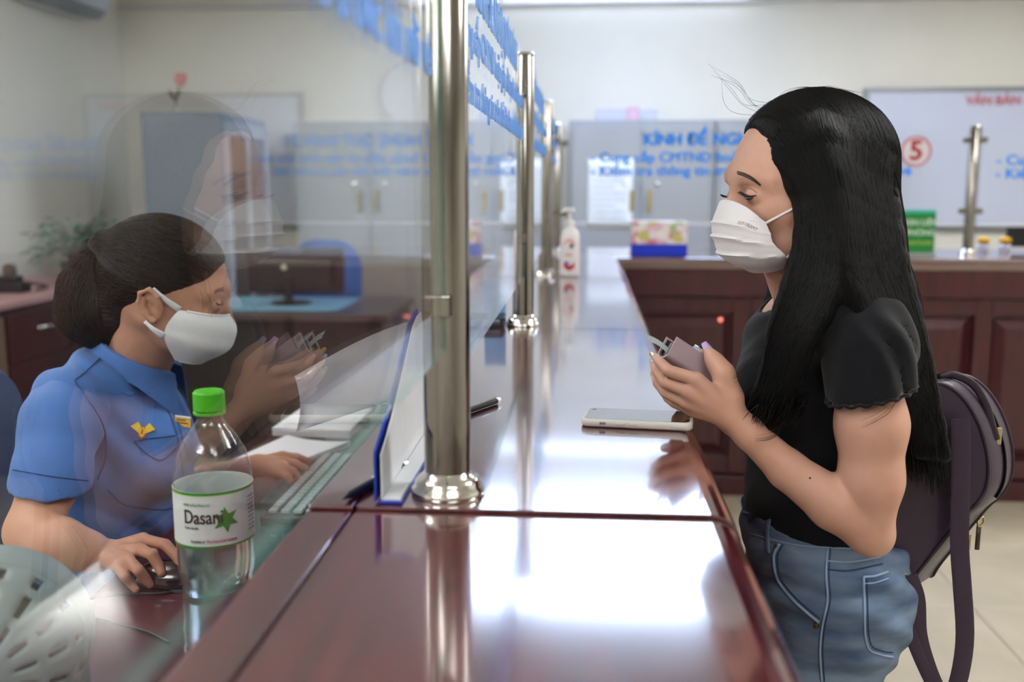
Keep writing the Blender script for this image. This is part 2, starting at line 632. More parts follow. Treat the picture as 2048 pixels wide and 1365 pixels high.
# ================================================================ THE ROOM
XL, XR, YB, YF, ZC = -3.45, 3.7, 7.4, -3.0, 2.95
M_WALL = mat('cream_wall', '#dcd9cd', 0.75, var=0.02, vscale=3, bump=0.02, bscale=60)
M_CEIL = mat('ceiling_white', '#e8e8e4', 0.8)
M_TILE = mat('floor_tile', '#c2b9a4', 0.22, var=0.1, vscale=3.5, spec=0.5)
M_GROUT = mat('floor_grout', '#9a9284', 0.7)

def struct(name, mb, m, label=None):
    o = mb.build(name, m)
    o['kind'] = 'structure'
    if label: o['label'] = label
    return o

floor = struct('floor', MB().box((XL - .1, YF - .1, -.12), (XR + .1, YB + .1, -.012)), M_GROUT, 'pale beige tiled floor of the office')
tile_me = None
tw = 0.6
for i in range(6):
    for j in range(9):
        x0 = 0.1 + i * tw; y0 = -.95 + j * tw
        if tile_me is None:
            t = MB().box((.0015, .0015, -.0125), (tw - .0015, tw - .0015, 0), .0015, seg=1).build('tile', M_TILE, floor)
            tile_me = t.data
        else:
            t = bpy.data.objects.new('tile', tile_me); COL.objects.link(t); t.parent = floor
        t.location = (x0, y0, 0)
struct('wall_back', MB().box((XL - .1, YB, -.1), (XR + .1, YB + .1, ZC + .1)), M_WALL, 'cream back wall of the office')
struct('wall_left', MB().box((XL - .1, YF, -.1), (XL, YB, ZC + .1)), M_WALL, 'cream wall behind the clerks')
struct('wall_right', MB().box((XR, YF, -.1), (XR + .1, YB, ZC + .1)), M_WALL, 'cream wall on the customer side')
struct('wall_front', MB().box((XL - .1, YF - .1, -.1), (XR + .1, YF, ZC + .1)), M_WALL, 'cream wall behind the viewer')
struct('ceiling', MB().box((XL - .1, YF - .1, ZC), (XR + .1, YB + .1, ZC + .1)), M_CEIL, 'white ceiling with lamp panels')
M_TRIM = mat('trim_paint', '#c9c6c6', 0.5)
struct('trim_1', MB().box((XL, YB - .03, 2.665), (XR, YB, 2.70), .006), M_TRIM, 'thin pale moulding high on the back wall')
struct('baseboard_back', MB().box((XL, YB - .015, -.012), (XR, YB, .1), .003), M_TRIM, 'pale skirting along the back wall')

def emis(name, col, st):
    m = bpy.data.materials.new(name); m.use_nodes = True
    b = m.node_tree.nodes['Principled BSDF']
    b.inputs['Base Color'].default_value = (.8, .8, .8, 1)
    b.inputs['Emission Color'].default_value = lin(col); b.inputs['Emission Strength'].default_value = st
    MATS[name] = m
    return m
M_LAMP = emis('lamp_panel', '#f8f7f7', 9.0 * LAMP)
M_LAMPC = emis('lamp_panel_cool', '#c4d8ff', 5.5 * LAMP)
M_TUBE = emis('lamp_tube', '#cfe0ff', 4.0 * LAMP)

def ceiling_lamp(x0, x1, y0, y1, label, m=None):
    t = thing('ceiling_light', label, 'ceiling light', ((x0 + x1) / 2, (y0 + y1) / 2, ZC), 'flat lamp panels on the ceiling')
    zl = ZC - .17       # hung a little below the ceiling, so it lights the ceiling too
    MB().box((x0 + .02, y0 + .02, zl - .02), (x1 - .02, y1 - .02, zl + .02)).build('diffuser', m or M_LAMP, t)
    for a, b in (((x0, y0), (x1, y0 + .02)), ((x0, y1 - .02), (x1, y1)), ((x0, y0 + .02), (x0 + .02, y1 - .02)), ((x1 - .02, y0 + .02), (x1, y1 - .02))):
        MB().box((a[0], a[1], zl - .024), (b[0], b[1], zl + .024)).build('frame', M_WHITEPL, t)
    for xx in (x0 + .2, x1 - .2):
        MB().tube([(xx, (y0 + y1) / 2, zl + .02), (xx, (y0 + y1) / 2, ZC)], .005, 6).build('hanger', M_WHITEPL, t)
ceiling_lamp(-.45, .9, 4.95, 5.55, 'large cool white lamp panel above the customer counter, nearer one', M_LAMPC)
ceiling_lamp(-.45, .9, 5.65, 6.25, 'large cool white lamp panel above the far counter, farther one', M_LAMPC)
ceiling_lamp(-2.5, -1.3, .6, 1.2, 'unseen white lamp panel added above the clerk desk for general light', emis('lamp_panel_dim', '#f8f7f7', 5.0 * LAMP))  # panels from here down are unseen, added for general light
ceiling_lamp(-3.3, -2.3, 2.9, 3.5, 'unseen white lamp panel added over the back office for general light')
ceiling_lamp(1.5, 2.7, 1.3, 1.9, 'unseen white lamp panel added above the waiting area for general light')
ceiling_lamp(.2, 1.4, -1.3, -.7, 'unseen white lamp panel added behind the viewer, customer side, for general light', MATS['lamp_panel_dim'])
ceiling_lamp(-2.2, -1.0, -1.6, -1.0, 'unseen white lamp panel added behind the viewer, clerk side, for general light')
ceiling_lamp(2.0, 3.2, 4.6, 5.2, 'unseen white lamp panel added above the far right counter for general light')
t = thing('fluorescent_lamp', 'long white fluorescent batten at the top of the back wall', 'lamp', (.25, YB, 2.76))
MB().box((-.66, YB - .05, 2.73), (1.16, YB, 2.79), .008).build('housing', M_WHITEPL, t)
MB().tube([(-.62, YB - .075, 2.735), (1.12, YB - .075, 2.735)], .017, 12).build('tube', M_TUBE, t, True)

# ================================================================ COUNTERS
HC = 1.08            # counter top height
X0, X1 = -.268, .152
XG = -.137           # line of the posts and panes
YP = [.973 + 1.235 * k for k in range(4)]
YFAR = YP[3]
SEAM = [-.32, .918, 2.153, 3.388, 4.36]
ct = thing('service_counter', 'long glossy red-brown lacquered counter running away between clerk and customer', 'counter', (0, 2, 0))
for k in range(4):
    a, b = SEAM[k], SEAM[k + 1]
    dz = [-.004, 0, 0, 0][k]
    gap = .004 if k else .005
    # main slab with a rounded customer edge, narrow clerk-side strip beside it
    prof = [(-.2205, -.04), (-.2205, 0), (X1 - .035, 0)]
    for q in range(7):
        a_ = math.pi / 2 * q / 6
        prof.append((X1 - .03 + .03 * math.sin(a_), -.03 + .03 * math.cos(a_)))
    prof += [(X1 - .004, -.06), (X1 - .02, -.075), (X1 - .05, -.075), (X1 - .05, -.04)]
    mb = MB(); mb.prism([(x, a + gap, HC + z + dz) for x, z in prof], (0, b - a - gap, 0))
    mb.build('top_slab', M_LAC, ct)
    MB().box((X0, a + gap, HC - .04 + dz), (-.2235, b, HC + dz), .002).build('top_strip', M_LAC, ct)
MB().box((X0 + .01, SEAM[0], HC - .06), (X1 - .05, SEAM[-1], HC - .041)).build('underlay', M_DARKWOOD, ct)
MB().box((X0 + .03, SEAM[0], 0), (X1 - .09, SEAM[-1] - .01, HC - .06)).build('carcass', M_LAC, ct)
for k in range(4):
    MB().box((X1 - .09, SEAM[k] + .08, .12), (X1 - .075, SEAM[k + 1] - .08, HC - .16), .006).build('front_panel', M_LAC, ct)

# far counter across the room
YC = 4.37
fc = thing('service_counter', 'red-brown panelled counter crossing the room behind the customer', 'counter', (1.8, YC, 0))
prof = [(YC + .7, -.04), (YC + .7, 0), (YC + .03, 0)]
for q in range(6):
    a_ = math.pi / 2 * q / 5
    prof.append((YC + .02 - .02 * math.sin(a_), -.02 + .02 * math.cos(a_)))
prof += [(YC + .006, -.05), (YC + .02, -.06), (YC + .05, -.06), (YC + .05, -.04)]
for (a, b) in ((X1 - .41, .9), (.904, 2.03), (2.034, XR - .002)):
    MB().prism([(a, y, HC + z) for y, z in prof], (b - a, 0, 0)).build('top_slab', M_LAC, fc)
MB().box((X1 - .03, YC + .02, HC - .17), (XR - .002, YC + .6, HC - .045)).build('apron', M_LACV, fc)
MB().box((X1 - .05, YC + .09, .0), (XR - .002, YC + .6, HC - .17)).build('carcass', M_LACV, fc)
MB().box((X1 - .03, YC + .035, .0), (XR - .002, YC + .1, .09), .004).build('plinth', M_LACV, fc)
xs = X1 - .02
while xs < XR - .5:
    wd = .52
    f = MB()
    f.box((xs, YC + .055, .1), (xs + .075, YC + .09, HC - .175), .004)
    f.box((xs + wd - .005, YC + .055, .1), (xs + wd + .07 - .07, YC + .09, HC - .175), .004) if False else None
    f.box((xs + .075, YC + .055, .1), (xs + wd, YC + .09, .18), .004)
    f.box((xs + .075, YC + .055, HC - .25), (xs + wd, YC + .09, HC - .175), .004)
    f.build('panel_frame', M_LACV, fc)
    bm = bmesh.new()
    a = Vector((xs + .09, YC + .085, .195)); b = Vector((xs + wd - .015, YC + .09, HC - .265)); d = .045
    vs = [(a.x, a.y, a.z), (b.x, a.y, a.z), (b.x, a.y, b.z), (a.x, a.y, b.z),
          (a.x + d, a.y - .025, a.z + d), (b.x - d, a.y - .025, a.z + d), (b.x - d, a.y - .025, b.z - d), (a.x + d, a.y - .025, b.z - d)]
    MB().add(vs, [(4, 5, 6, 7), (0, 1, 5, 4), (1, 2, 6, 5), (2, 3, 7, 6), (3, 0, 4, 7)]).build('raised_panel', M_LACV, fc)
    bm.free()
    xs += wd
t = tag(MB().lathe([(0.0, -.008), (.007, -.007), (.009, 0), (.0001, 0)], P(1441, 640, YC + .03), 16, Matrix.Rotation(math.pi / 2, 3, 'X')).build('indicator_lamp', emis('red_led', '#ff3a20', .8), None, True),
        'tiny glowing red light on the front of the far counter', 'indicator light')

# ================================================================ POSTS AND PANES
GZ0, GZ1 = CAM_Z - .198, CAM_Z + .272
def post(x, y, label, along='y', top=.277, sides=(1, -1), extra=None, r=.0235):
    t = thing('glass_post', label, 'post', (x, y, HC), 'steel posts holding the counter glass')
    z1 = CAM_Z + top
    MB().lathe([(r - .002, HC + .01), (r, HC + .012), (r, z1 - .004), (r - .002, z1)], (x, y, 0), 40, close=True).build('pole', M_STEEL, t, True, 40)
    MB().lathe([(.0001, z1 - .001), (r + .001, z1 - .001), (r + .0015, z1 + .002), (r - .002, z1 + .005), (.0001, z1 + .006)], (x, y, 0), 40).build('cap', M_CHROME, t, True, 40)
    fl = MB().lathe([(.0365, HC), (.0375, HC + .003), (.0365, HC + .007), (.034, HC + .009), (.0335, HC + .014), (.030, HC + .018), (.025, HC + .02), (.0236, HC + .024), (.0225, HC + .025)], (x, y, 0), 40)
    fl.build('base_flange', M_CHROME, t, True, 50)
    for zz in (CAM_Z + .2, CAM_Z - .115):
        if along == 'y' and y < 4:
            c = Vector((x, y, zz)); 
            MB().box(c + Vector((-.009, -r - .012, -.011)), c + Vector((.009, -r + .004, .011)), .002).build('clamp', M_STEEL, t)
            MB().box(c + Vector((-.009, r - .004, -.011)), c + Vector((.009, r + .012, .011)), .002).build('clamp', M_STEEL, t)
            continue
        for s in sides:
            d = Vector((0, s, 0)) if along == 'y' else Vector((s, 0, 0))
            n = Vector((1, 0, 0)) if along == 'y' else Vector((0, 1, 0))
            c = Vector((x, y, zz))
            b = MB()
            b.tube([c + d * (r - .003), c + d * (r + .012)], .008, 12)
            b.tube([c + d * (r + .014) - n * .012, c + d * (r + .014) + n * .012], .014, 16)
            b.build('clamp', M_STEEL, t, True, 40)
    return t
names = ['thickest steel post in the foreground of the counter', 'second steel post along the counter, left of the customer',
         'third steel post, beside the white pump bottle', 'slim steel post at the corner of the two counters']
for k in range(4):
    post(XG, YP[k], names[k], sides=(1, -1) if k < 3 else (-1,), top=.277)
t4 = post(1.735, YFAR, 'steel post on the far counter next to the red number five', along='x', top=.26)
post(3.5, YFAR, 'steel post at the far right end of the far counter', along='x', top=.26)
for zz in (CAM_Z + .19, CAM_Z - .13):
    b = MB()
    c = Vector((XG + .037, YFAR, zz))
    b.tube([c + Vector((0, -.012, 0)), c + Vector((0, .012, 0))], .016, 14); b.tube([c - Vector((.016, 0, 0)), c], .008, 10)
    b.build('clamp', M_STEEL, bpy.data.objects['glass_post.003'], True, 40)

def pane(name, a, b, z0, z1, label, th=.008, cat='glass panel'):
    """vertical sheet from a to b (x, y) with coloured cut edges; n points to the customer side"""
    a = Vector((a[0], a[1], 0)); b = Vector((b[0], b[1], 0))
    d = (b - a).normalized(); n = Vector((d.y, -d.x, 0)) * (th / 2)
    t = thing('glass_screen', label, cat, ((a + b) / 2 + Vector((0, 0, z0))), 'clear glass panels along the counters')
    c = [a - n, b - n, b + n, a + n]
    vs = [Vector((p.x, p.y, z0)) for p in c] + [Vector((p.x, p.y, z1)) for p in c]
    MB().add(vs, [(0, 1, 5, 4), (2, 3, 7, 6)]).build('pane', M_GLASS, t)
    e = MB(); e.add(vs, [(1, 2, 6, 5), (3, 0, 4, 7), (0, 3, 2, 1), (4, 5, 6, 7)])
    e.build('cut_edge', M_GEDGE, t)
    return t

TITLE = 'KÍNH ĐỀ NGHỊ QUÝ KHÁCH'
L2 = '- Cung cấp CMTND hoặc giấy tờ tùy thân khi mua vé'
L3 = '- Kiểm tra thông tin trên thẻ lên tàu trước khi rời vé'
def lettering(t, o, dirx, span, zs, s1, s2, mt=None, b1=.0022, b2=.001):
    mt = mt or M_BLUEINK
    dirx = Vector(dirx)
    text_mesh('word', TITLE, s1, mt, frame(Vector(o) + dirx * span / 2 + Vector((0, 0, zs[0])), dirx, (0, 0, 1)), t, 'CENTER', b1, width=span * .66, words=True)
    text_mesh('word', L2, s2, mt, frame(Vector(o) + Vector((0, 0, zs[1])), dirx, (0, 0, 1)), t, 'LEFT', b2, width=span, words=True)
    text_mesh('word', L3, s2, mt, frame(Vector(o) + Vector((0, 0, zs[2])), dirx, (0, 0, 1)), t, 'LEFT', b2, width=span, words=True)

TOE = math.radians(.55)
pa = (XG, YP[0] - .028); pb = (XG - (YP[0] - .03 + .26) * math.tan(-TOE) * -1 * -1, -.262)
t = pane('p', (XG - 1.21 * math.tan(TOE), -.262), pa, CAM_Z - .158, GZ1, 'nearest glass panel, mirroring the customer over the clerk')
dd = Vector((pa[0] - (XG - 1.21 * math.tan(TOE)), pa[1] + .262, 0)).normalized()
nn = Vector((dd.y, -dd.x, 0))
lettering(t, Vector((XG - 1.21 * math.tan(TOE), -.262, 0)) + dd * .08 + nn * .0048, dd, 1.05, (CAM_Z + .235, CAM_Z + .17, CAM_Z + .108), .075, .05)
pn = ['second glass panel with blue lettering beyond the thickest post', 'third glass panel along the counter before the pump bottle', 'fourth glass panel reaching the corner of the counters']
for k in range(3):
    t = pane('p', (XG, YP[k] + .028), (XG, YP[k + 1] - .028), GZ0, GZ1, pn[k])
    lettering(t, (XG + .0048, YP[k] + .08, 0), (0, 1, 0), 1.06, (CAM_Z + .235, CAM_Z + .17, CAM_Z + .108), .075, .05)
M_BLUE2 = mat('blue_vinyl_far', '#0f8cff', 0.5)
fz0, fz1 = CAM_Z - .176, CAM_Z + .25
tf = pane('p', (XG + .03, YFAR), (1.705, YFAR), fz0, fz1, 'glass panel on the far counter behind the customer, red number five at its corner')
lettering(tf, (.02, YFAR - .0048, 0), (1, 0, 0), 1.44, (CAM_Z + .205, CAM_Z + .125, CAM_Z + .064), .075, .062, M_BLUE2, .0042, .0024)
c5 = P(1832, 303, YFAR - .006)
M_RED = mat('red_print', '#b3202a', 0.5)
rot = Matrix.Rotation(math.pi / 2, 3, 'X')
d5 = MB().lathe([(.0001, 0), (.058, 0), (.058, -.001), (.0001, -.001)], c5, 40, rot).build('number_disc', mat('disc_white', '#e2dde6', .5), tf)
MB().lathe([(.058, .0012), (.068, .0012), (.068, -.001), (.058, -.001), (.058, .0012)], c5, 40, rot).build('ring', mat('ring_pink', '#c8737c', .5), d5)
text_mesh('digit', '5', .12, M_RED, frame(c5 + Vector((0, -.0015, 0)), (1, 0, 0), (0, 0, 1)), d5, 'CENTER', .004)
tf2 = pane('p', (1.765, YFAR), (3.47, YFAR), fz0, fz1, 'glass panel at the far right of the far counter')
lettering(tf2, (1.83, YFAR - .0048, 0), (1, 0, 0), 1.55, (CAM_Z + .19, CAM_Z + .11, CAM_Z + .05), .075, .062, M_BLUE2, .0042, .0024)
# bright bottom edges of the far panes, put in as white-coloured bars
for (tt, a, b) in ((tf, XG + .03, 1.705), (tf2, 1.765, 3.47)):
    MB().box((a, YFAR - .009, fz0 - .008), (b, YFAR + .009, fz0 + .006), .002).build('bright_edge_bar', mat('bright_edge_white', '#dfe6f2', .3), tt)

# ================================================================ THINGS ON THE COUNTERS
# phone
pc = [G(1166, 857, HC), G(1391, 868, HC), G(1381, 836, HC), G(1170, 829, HC)]
t = thing('phone', 'phone in a pale case lying face up on the glossy counter', 'phone', (pc[0] + pc[2]) / 2)
ux = (pc[1] - pc[0]).normalized(); uy = Vector((0, 0, 1)).cross(ux)
Mph = frame((pc[0] + pc[1] + pc[2] + pc[3]) / 4, ux, uy)
L_, W_ = (pc[1] - pc[0]).length, .072
def rrect(w, h, r, n=6):
    out = []
    for cx, cy, a0 in ((w / 2 - r, h / 2 - r, 0), (-w / 2 + r, h / 2 - r, 90), (-w / 2 + r, -h / 2 + r, 180), (w / 2 - r, -h / 2 + r, 270)):
        for i in range(n + 1):
            a = math.radians(a0 + 90 * i / n)
            out.append((cx + r * math.cos(a), cy + r * math.sin(a)))
    return out
def rslab(w, h, r, z0, z1, bev, M):
    o = rrect(w, h, r); n = len(o)
    rings = []
    for (sx, z) in ((bev, z0), (0, z0 + bev), (0, z1 - bev), (bev, z1)):
        rr = rrect(w - 2 * sx, h - 2 * sx, max(r - sx, .0005))
        rings.append([M @ Vector((x, y, z)) for x, y in rr])
    mb = MB(); vs = [p for r_ in rings for p in r_]
    fs = [tuple(range(n))[::-1], tuple(3 * n + i for i in range(n))]
    for k in range(3):
        fs += [(k * n + i, k * n + (i + 1) % n, (k + 1) * n + (i + 1) % n, (k + 1) * n + i) for i in range(n)]
    return mb.add(vs, fs)
M_CASE = mat('phone_case', '#ddd9d3', 0.4, spec=.5)
rslab(L_, W_, .011, 0.0004, .0112, .0022, Mph).build('case', M_CASE, t, True, 50)
rslab(L_ - .008, W_ - .008, .008, .0105, .0114, .0002, Mph).build('screen', mat('phone_screen', '#0c0d10', 0.04, spec=1.0, coat=1.0), t)
for xx, wd in ((-.043, .008), (-.02, .012), (-.003, .012)):
    MB().box((xx - wd / 2, -W_ / 2 - .0006, .0045), (xx + wd / 2, -W_ / 2 + .001, .008), .0008, Mph).build('side_button', mat('button_grey', '#8f8d8b', .4) if xx < -.03 else M_CASE, t)
MB().lathe([(.0001, .0116), (.0028, .0116), (.003, .0113)], Mph @ Vector((-L_ / 2 + .011, .022, 0)), 16).build('front_camera', mat('lens_dark', '#30343c', .1), t)

# blue folder standing open beside the foreground post
M_FOLD = mat('blue_folder_board', '#1c3fb4', 0.45)
sp0 = Vector((-.2, .93, HC)); sp1 = Vector((-.2, 1.24, HC))
t = thing('document_folder', 'open blue folder with white pages beside the foreground steel post', 'folder', (sp0 + sp1) / 2)
MB().box((-.2, .93, HC + .0005), (-.1765, 1.24, HC + .003), .0008).build('lower_cover', M_FOLD, t)
MB().box((-.196, .933, HC + .003), (-.178, 1.237, HC + .006), .0005).build('page_block', M_WHITEP, t)
def standing(off, inset, topz):
    g = []
    for i in range(9):
        v = i / 8
        y = .93 + inset + (.31 - 2 * inset) * v
        h = (.05 + .10 * min(1, v * 1.25) ** 1.2) - inset
        row = []
        for j in range(7):
            w_ = j / 6
            row.append(Vector((-.2 + off - .012 * w_ * w_ * v, y + .02 * w_ * v, HC + .003 + h * w_)))
        g.append(row)
    return g
MB().sheet(standing(-.004, 0, 0), .0018).build('upright_cover', M_FOLD, t, True, 40)
MB().sheet(standing(.002, .004, 0), .001).build('upright_page', M_WHITEP, t, True, 40)
g = []
for i in range(13):
    u = i / 12
    row = []
    for j in range(9):
        v = j / 8
        x = -.355 + .15 * u; y = 1.18 + .35 * u
        ztop = CAM_Z - .232 + .035 * u + .015 * math.sin(u * 3); zbot = CAM_Z - .302 - .0 * u
        row.append(Vector((x + .006 * math.sin(v * 3.1), y, zbot + (ztop - zbot) * v)))
    g.append(row)
MB().sheet(g, .0006).build('clear_sleeve', pane_mat('clear_film', (.95, .96, .97), .06, .08, film=.42), t, True)

def pen(a, b, name, label, m):
    t = thing('pen', label, 'pen', a)
    a = Vector(a); b = Vector(b); d = (b - a)
    MB().tube([a, a + d * .06, a + d * .12, b], [.0008, .002, .0042, .0042], 10).build('barrel', m, t, True, 40)
    MB().tube([b, b + d.normalized() * .009], [.0042, .0038], 10).build('end_cap', M_CHROME, t, True, 40)
    s = Vector((0, 0, .005))
    MB().tube([b + s, b - d * .28 + s], .0011, 6).build('clip', M_CHROME, t)
pen((-.235, .93, HC + .0047), (-.198, 1.05, HC + .0047), 'pen', 'black pen poking out from under the blue folder', M_BLACK)
pen((-.185, 1.27, HC + .0047), (-.125, 1.39, HC + .0047), 'pen', 'dark pen lying behind the foreground post', M_BLACK)

# little blue leaflet stand at the second post
t = thing('leaflet_stand', 'small blue leaflet stand behind the second steel post', 'leaflet stand', (-.19, 2.19, HC))
MB().box((-.258, 2.16, HC), (-.178, 2.25, HC + .006), .001).build('base', M_BLACK, t)
MB().box((-.228, 2.242, HC + .022), (-.179, 2.248, HC + .1), .001).build('leaflet', mat('leaflet_blue', '#7fb2e8', .4, var=.1, vscale=30), t)
MB().box((-.258, 2.16, HC + .018), (-.178, 2.25, HC + .022), .001).build('shelf', M_BLACK, t)
for x_, y_ in ((-.253, 2.165), (-.253, 2.245), (-.183, 2.165), (-.183, 2.245)):
    MB().tube([(x_, y_, HC + .006), (x_, y_, HC + .018)], .003, 6).build('foot', M_BLACK, t)

# pump bottle
def pump_bottle(x, y, z, label):
    t = thing('pump_bottle', label, 'bottle', (x, y, z))
    S = .9
    prof = [(.0001, 0), (.034, 0), (.037, .003), (.038, .01), (.0378, .1), (.037, .15), (.034, .168), (.026, .18), (.017, .187), (.0145, .19), (.0145, .194), (.0001, .194)]
    MB().lathe([(r * S, q * S) for r, q in prof], (x, y, z), 36).build('body', mat('sanitizer_body', '#e9e6ea', .3), t, True, 50)
    c = MB().lathe([(r * S, q * S) for r, q in [(.0155, .193), (.018, .195), (.018, .21), (.0165, .213), (.006, .214), (.006, .235), (.0045, .236), (.0045, .245)]], (x, y, z), 24)
    c.build('collar', M_WHITEPL, t, True, 40)
    h = MB().lathe([(r * S, q * S) for r, q in [(.0001, .244), (.012, .244), (.017, .247), (.0175, .254), (.014, .259), (.0001, .26)]], (x, y, z), 24)
    h.tube([(x, y, z + .251 * S), (x - .02, y - .012, z + .251 * S), (x - .03, y - .018, z + .244 * S)], [.007, .006, .004], 10)
    h.build('pump_head', M_WHITEPL, t, True, 40)
    def patch(a0, a1, z0, z1, m, nm, bow=0):
        g = []
        for i in range(9):
            a = math.radians(a0 + (a1 - a0) * i / 8)
            bz = bow * math.sin(math.pi * i / 8)
            g.append([(x + .0386 * S * math.cos(a), y + .0386 * S * math.sin(a), z + zz) for zz in (z0 + bz, (z0 + z1) / 2 + bz, z1 + bz)])
        MB().sheet(g, .0004).build(nm, m, t)
    patch(-125, -60, .035, .052, M_RED, 'printed_arc', -.012)
    patch(-118, -95, .044, .056, mat('print_violet', '#5b4fae', .5), 'printed_mark', -.004)
    patch(-130, -55, .105, .111, mat('print_coral', '#e0776f', .5), 'printed_arc', .018)
    patch(-88, -70, .098, .112, mat('print_black', '#26242c', .5), 'printed_dot', .002)
    patch(-115, -75, .073, .078, mat('print_coral', '#e0776f', .5), 'printed_line')
sb = G(1139, 553, HC)
pump_bottle(sb.x, sb.y, HC, 'white hand sanitizer pump bottle with red print beside the third post')

# tissue box on the far counter
M_TBOX = bpy.data.materials.new('flower_print'); M_TBOX.use_nodes = True
nt = M_TBOX.node_tree; bs = nt.nodes['Principled BSDF']; bs.inputs['Roughness'].default_value = .5
tc = nt.nodes.new('ShaderNodeTexCoord'); vo = nt.nodes.new('ShaderNodeTexVoronoi'); vo.inputs['Scale'].default_value = 26
cr = nt.nodes.new('ShaderNodeValToRGB'); nt.links.new(tc.outputs['Object'], vo.inputs['Vector'])
sepc = nt.nodes.new('ShaderNodeSeparateColor'); nt.links.new(vo.outputs['Color'], sepc.inputs[0])
nt.links.new(sepc.outputs[0], cr.inputs['Fac']); cr.color_ramp.interpolation = 'CONSTANT'
els = [(0, '#eee6ea'), (.35, '#e8c2d6'), (.5, '#f0eef0'), (.62, '#c9c77a'), (.72, '#d98a9a'), (.82, '#ece4ee'), (.92, '#a9bf86')]
cr.color_ramp.elements[0].color = lin(els[0][1]); cr.color_ramp.elements[1].position = els[1][0]; cr.color_ramp.elements[1].color = lin(els[1][1])
for p_, c_ in els[2:]:
    e_ = cr.color_ramp.elements.new(p_); e_.color = lin(c_)
nt.links.new(cr.outputs['Color'], bs.inputs['Base Color'])
tb = P(1317, 520, YC + .12)
t = thing('tissue_box', 'flower-patterned tissue box with a bright blue base on the far counter', 'box', (tb.x, YC + .14, HC))
MB().box((tb.x - .122, YC + .08, HC + .052), (tb.x + .122, YC + .2, HC + .152), .003).build('carton', M_TBOX, t)
MB().box((tb.x - .1225, YC + .0795, HC + .0005), (tb.x + .1225, YC + .2005, HC + .052), .002).build('blue_band', mat('carton_blue', '#1238d6', .4), t)
MB().box((tb.x - .06, YC + .11, HC + .1515), (tb.x + .06, YC + .17, HC + .1535), .001).build('opening', M_WHITEP, t)

# green sign
gs = P(1829, 517, YFAR - .09)
t = thing('counter_sign', 'green printed sign on a stand next to the far counter post', 'sign', (gs.x, gs.y, HC))
MB().box((gs.x - .085, gs.y - .02, HC), (gs.x + .085, gs.y + .05, HC + .012), .002).build('base', mat('acrylic_grey', '#aab0b4', .15), t)
MB().box((gs.x - .082, gs.y, HC + .012), (gs.x + .082, gs.y + .004, HC + .2), .001).build('plate', mat('sign_green', '#16883a', .45), t)
MB().box((gs.x - .082, gs.y - .0006, HC + .188), (gs.x + .082, gs.y + .0045, HC + .203), .0005).build('top_band', mat('sign_teal', '#39bfae', .45), t)
for s_, zz, sz in (('XIN LIÊN', .145, .036), ('PHÒNG', .1, .036), ('HOTLINE', .055, .024)):
    text_mesh('lettering', s_, sz, mat('sign_text', '#cfe9d2', .5) if zz > .06 else mat('sign_text_lime', '#9fc24a', .5), frame((gs.x + .02, gs.y - .001, HC + zz), (1, 0, 0), (0, 0, 1)), t, 'CENTER', .0012)

# yellow capped bottles and a dark screen behind the far pane
for px_, lab in ((1965, 'left one of two small clear bottles with yellow caps behind the far pane'), (2008, 'right one of two small clear bottles with yellow caps behind the far pane')):
    q = P(px_, 520, YFAR + .2)
    t = thing('small_bottle', lab, 'bottle', (q.x, q.y, HC), 'yellow capped bottles')
    MB().lathe([(.0001, 0), (.024, 0), (.026, .004), (.026, .028), (.02, .036), (.015, .04), (.0001, .041)], (q.x, q.y, HC), 24).build('body', mat('bottle_haze', '#c9cede', .25), t, True, 50)
    MB().lathe([(.0001, .04), (.024, .041), (.026, .045), (.025, .062), (.018, .066), (.0001, .067)], (q.x, q.y, HC), 24).build('cap', mat('cap_yellow', '#e8b51c', .4), t, True, 50)
q = P(2060, 525, YFAR + .22)
t = thing('monitor', 'black monitor cut by the right edge, behind the far pane', 'monitor', (q.x, q.y, HC))
MB().box((q.x - .11, q.y, HC + .02), (q.x + .3, q.y + .03, HC + .115), .006).build('screen_housing', M_BLACK, t)
MB().box((q.x + .03, q.y + .005, HC), (q.x + .15, q.y + .09, HC + .022), .004).build('foot', M_BLACK, t)

# ================================================================ CLERK DESK AND WHAT STANDS ON IT
DZ = CAM_Z - .55
t = thing('desk', 'dark red-brown desk behind the counter where the clerk works', 'desk', (-.6, 1.6, 0))
M_DESK = mat('desk_top', '#4a1a22', .28, var=.3, vscale=5, stretch=(10, 1, 1), coat=.4)
MB().box((-.665, .25, DZ - .03), (X0 + .025, 3.3, DZ), .003).build('desk_top', M_DESK, t)
MB().box((-.315, .3, .0), (-.285, 3.25, DZ - .03), .003).build('modesty_panel', M_DARKWOOD, t)
for y_ in (.27, 3.24):
    MB().box((-.65, y_, 0), (X0 + .02, y_ + .03, DZ - .03), .002).build('side_panel', M_DARKWOOD, t)
t = thing('desk_mat', 'dark green glass mat lying on the clerk desk under the keyboard', 'desk mat', (-.45, 1.6, DZ))
MB().box((-.56, 1.25, DZ + .0003), (X0 + .015, 2.9, DZ + .005), .001).build('sheet', mat('green_glass_mat', '#2f5350', .1, spec=.7), t)
DM = DZ + .005

